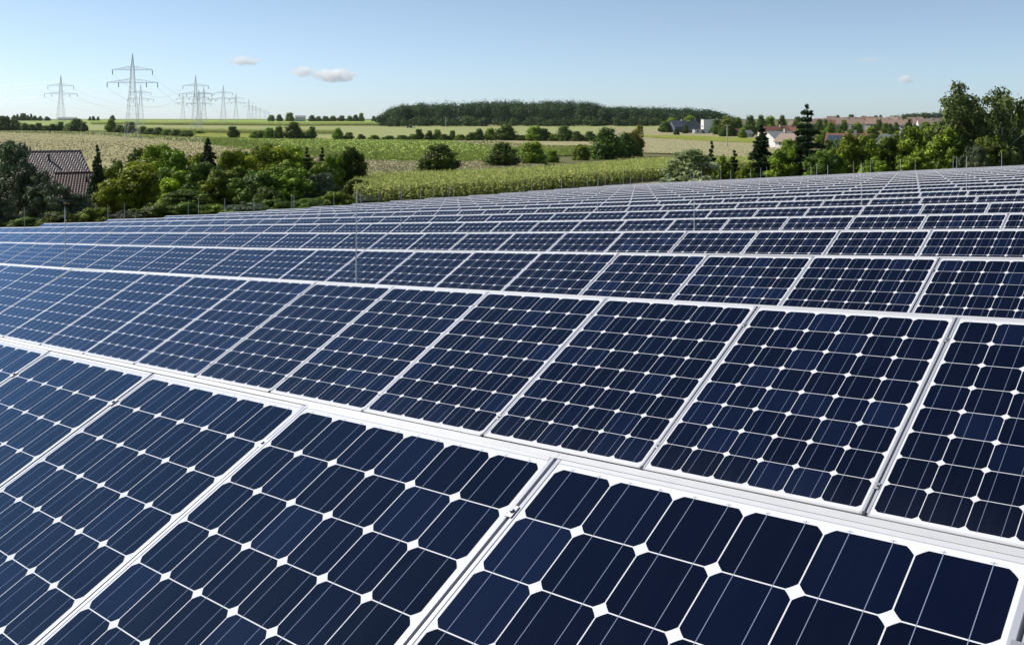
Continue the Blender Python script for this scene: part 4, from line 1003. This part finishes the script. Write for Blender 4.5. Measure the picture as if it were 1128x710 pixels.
def power_line(a, b, sag, label):
    pts = []
    for i in range(17):
        f = i/16; p = a.lerp(b, f); p.z -= 4*sag*f*(1-f); pts.append(p)
    o = MB().tube(pts, 0.042, 4).build('power_line', M['wire']); tag(o, label, 'power line', 'power lines between the pylons')
A, B, L1, S1, T1 = pylons[146], pylons[215.5], pylons[67], pylons[219], pylons[246]
bpy.context.view_layer.update()
def off(a, px, py, Y):
    return Vector(((px-CX)/F*Y, Y, (CY-py)/F*Y))
names = {(-1, 0): 'upper left', (1, 0): 'upper right', (-1, 1): 'lower left', (1, 1): 'lower right'}
for (sd_, lw), nm in names.items():
    power_line(tip(A, sd_, lw), tip(B, sd_, lw), 9.0, 'sagging wire from the ' + nm + ' arm of the tallest pylon to the far line')
    power_line(tip(A, sd_, lw), off(A, -260, 84 + 18*lw + 3*sd_, 560), 7.5, 'wire from the ' + nm + ' arm of the tallest pylon to the left')
    power_line(tip(L1, sd_, lw), off(L1, -260, 104 + 7*lw + 2*sd_, 800), 6.0, 'wire from the ' + nm + ' arm of the leftmost pylon to the left')
    power_line(tip(L1, sd_, lw), tip(S1, sd_, lw), 10.0, 'wire from the ' + nm + ' arm of the leftmost pylon to the squat pylon')
    power_line(tip(S1, sd_, lw), tip(T1, sd_, lw), 8.0, 'wire from the ' + nm + ' arm of the squat pylon to the far line')

# ------------------------------------------------------------------ small things in the fields
x, y, z = hit(801, 161.8); o = empty('utility_pole', (x, y, z)); hh = (161.8-136.3)/F*y
MB().tube([(0, 0, -.3), (0, 0, hh)], [0.17, 0.13], 8).build('pole', M['cream_wall'], o); MB().box(-.9, .9, -.06, .06, hh-.35, hh-.2).build('crossbar', M['zinc'], o)
tag(o, 'pale wooden utility pole standing in the stubble field', 'utility pole', 'poles in the fields')
x, y, z = at(491, 880); o = empty('utility_pole', (x, y, z))
MB().tube([(0, 0, -.3), (0, 0, 9)], [0.22, 0.16], 8).build('pole', M['zinc'], o); MB().box(-1.2, 1.2, -.08, .08, 8.4, 8.6).build('crossbar', M['zinc'], o)
tag(o, 'grey utility pole in front of the forest', 'utility pole', 'poles in the fields')
x, y, z = hit(451, 140.2); o = empty('tractor', (x, y, z), R(20))
M['tractor'] = plain('tractor_paint', (0.16, 0.10, 0.07), 0.4); M['tyre'] = plain('tyre_rubber', (0.02, 0.02, 0.02), 0.8)
m = MB(); m.box(-2.4, .2, -.5, .5, .8, 1.7); m.box(.2, 2.1, -.8, .8, .7, 1.5); m.build('body', M['tractor'], o)
m = MB(); m.box(.3, 1.9, -.8, .8, 1.5, 2.7); cb = m.build('cab', M['window'], o); MB().box(.2, 2.0, -.9, .9, 2.703, 2.85).build('cab_roof', M['white_wall'], cb)
for xx, rr_ in ((1.3, .85), (-1.7, .55)):
    for sg in (-1, 1):
        m = MB(); m.tube([(xx, sg*.85, rr_), (xx, sg*1.3, rr_)], rr_, 14); m.build('wheel', M['tyre'], o)
MB().box(2.3, 5.2, -1.4, 1.4, .5, 1.2).build('harrow', M['zinc'], o)
tag(o, 'small tractor with an implement working the mown field below the forest', 'tractor')

# ------------------------------------------------------------------ clouds, far away
def cloud(px, py, w_, h_, dens, seed, label):
    Y = 11000.0; o = None
    me = bpy.data.meshes.new('cloud'); bm = bmesh.new(); bmesh.ops.create_icosphere(bm, subdivisions=3, radius=1.0); bm.to_mesh(me); bm.free()
    t = NT('cloud_vapour'); t.n.remove(t.b); out = t.n['Material Output']; p = t.objc()
    mp = t.new('ShaderNodeMapping'); mp.inputs['Location'].default_value = (seed*3.1, seed*1.7, 0); mp.inputs['Scale'].default_value = (1.0*w_/h_*0.55, 1.2, 0.9); t.l.new(p, mp.inputs[0])
    n = t.noise(1.25, 6, 0.66, mp.outputs[0]); ln = t.new('ShaderNodeVectorMath', operation='LENGTH'); t.l.new(p, ln.inputs[0])
    d = t.math('SUBTRACT', t.math('MULTIPLY_ADD', n, 1.7, -0.25), t.math('MULTIPLY', ln.outputs['Value'], 0.62)); d = t.math('MULTIPLY', t.math('MAXIMUM', d, 0.0), dens)
    v = t.new('ShaderNodeVolumePrincipled'); v.inputs['Color'].default_value = (0.98, 0.98, 0.98, 1); v.inputs['Anisotropy'].default_value = 0.0
    t.l.new(d, v.inputs['Density']); t.l.new(v.outputs[0], out.inputs['Volume'])
    me.materials.append(t.m); o = link('cloud', me); o.location = ((px-CX)/F*Y, Y, (CY-py)/F*Y); k = Y/F
    o.scale = (w_/2*k, w_/3*k, h_/2*k); tag(o, label, 'cloud', 'small clouds in the blue sky')
cloud(268, 66, 42, 12, 0.024, 1, 'small flat white cloud, leftmost in the sky')
cloud(333, 78, 34, 14, 0.024, 2, 'small white puff left of the widest cloud')
cloud(368, 82, 58, 17, 0.027, 3, 'widest white cloud above the fields')
cloud(998, 86.5, 20, 10, 0.03, 4, 'tiny white cloud left of the tallest birch')
cloud(958, 65, 40, 10, 0.004, 5, 'faint wisp of cloud, highest on the right')

# ------------------------------------------------------------------ the air itself: a faint haze over the fields
t = NT('summer_haze'); t.n.remove(t.b); v = t.new('ShaderNodeVolumePrincipled')
v.inputs['Color'].default_value = (0.80, 0.90, 1.0, 1); v.inputs['Density'].default_value = 0.00002; v.inputs['Anisotropy'].default_value = 0.2
t.l.new(v.outputs[0], t.n['Material Output'].inputs['Volume'])
hz = MB(); hz.box(-5200, 5200, -300, 9600, -40, 70); o = hz.build('haze', t.m); tag(o, kind='stuff')
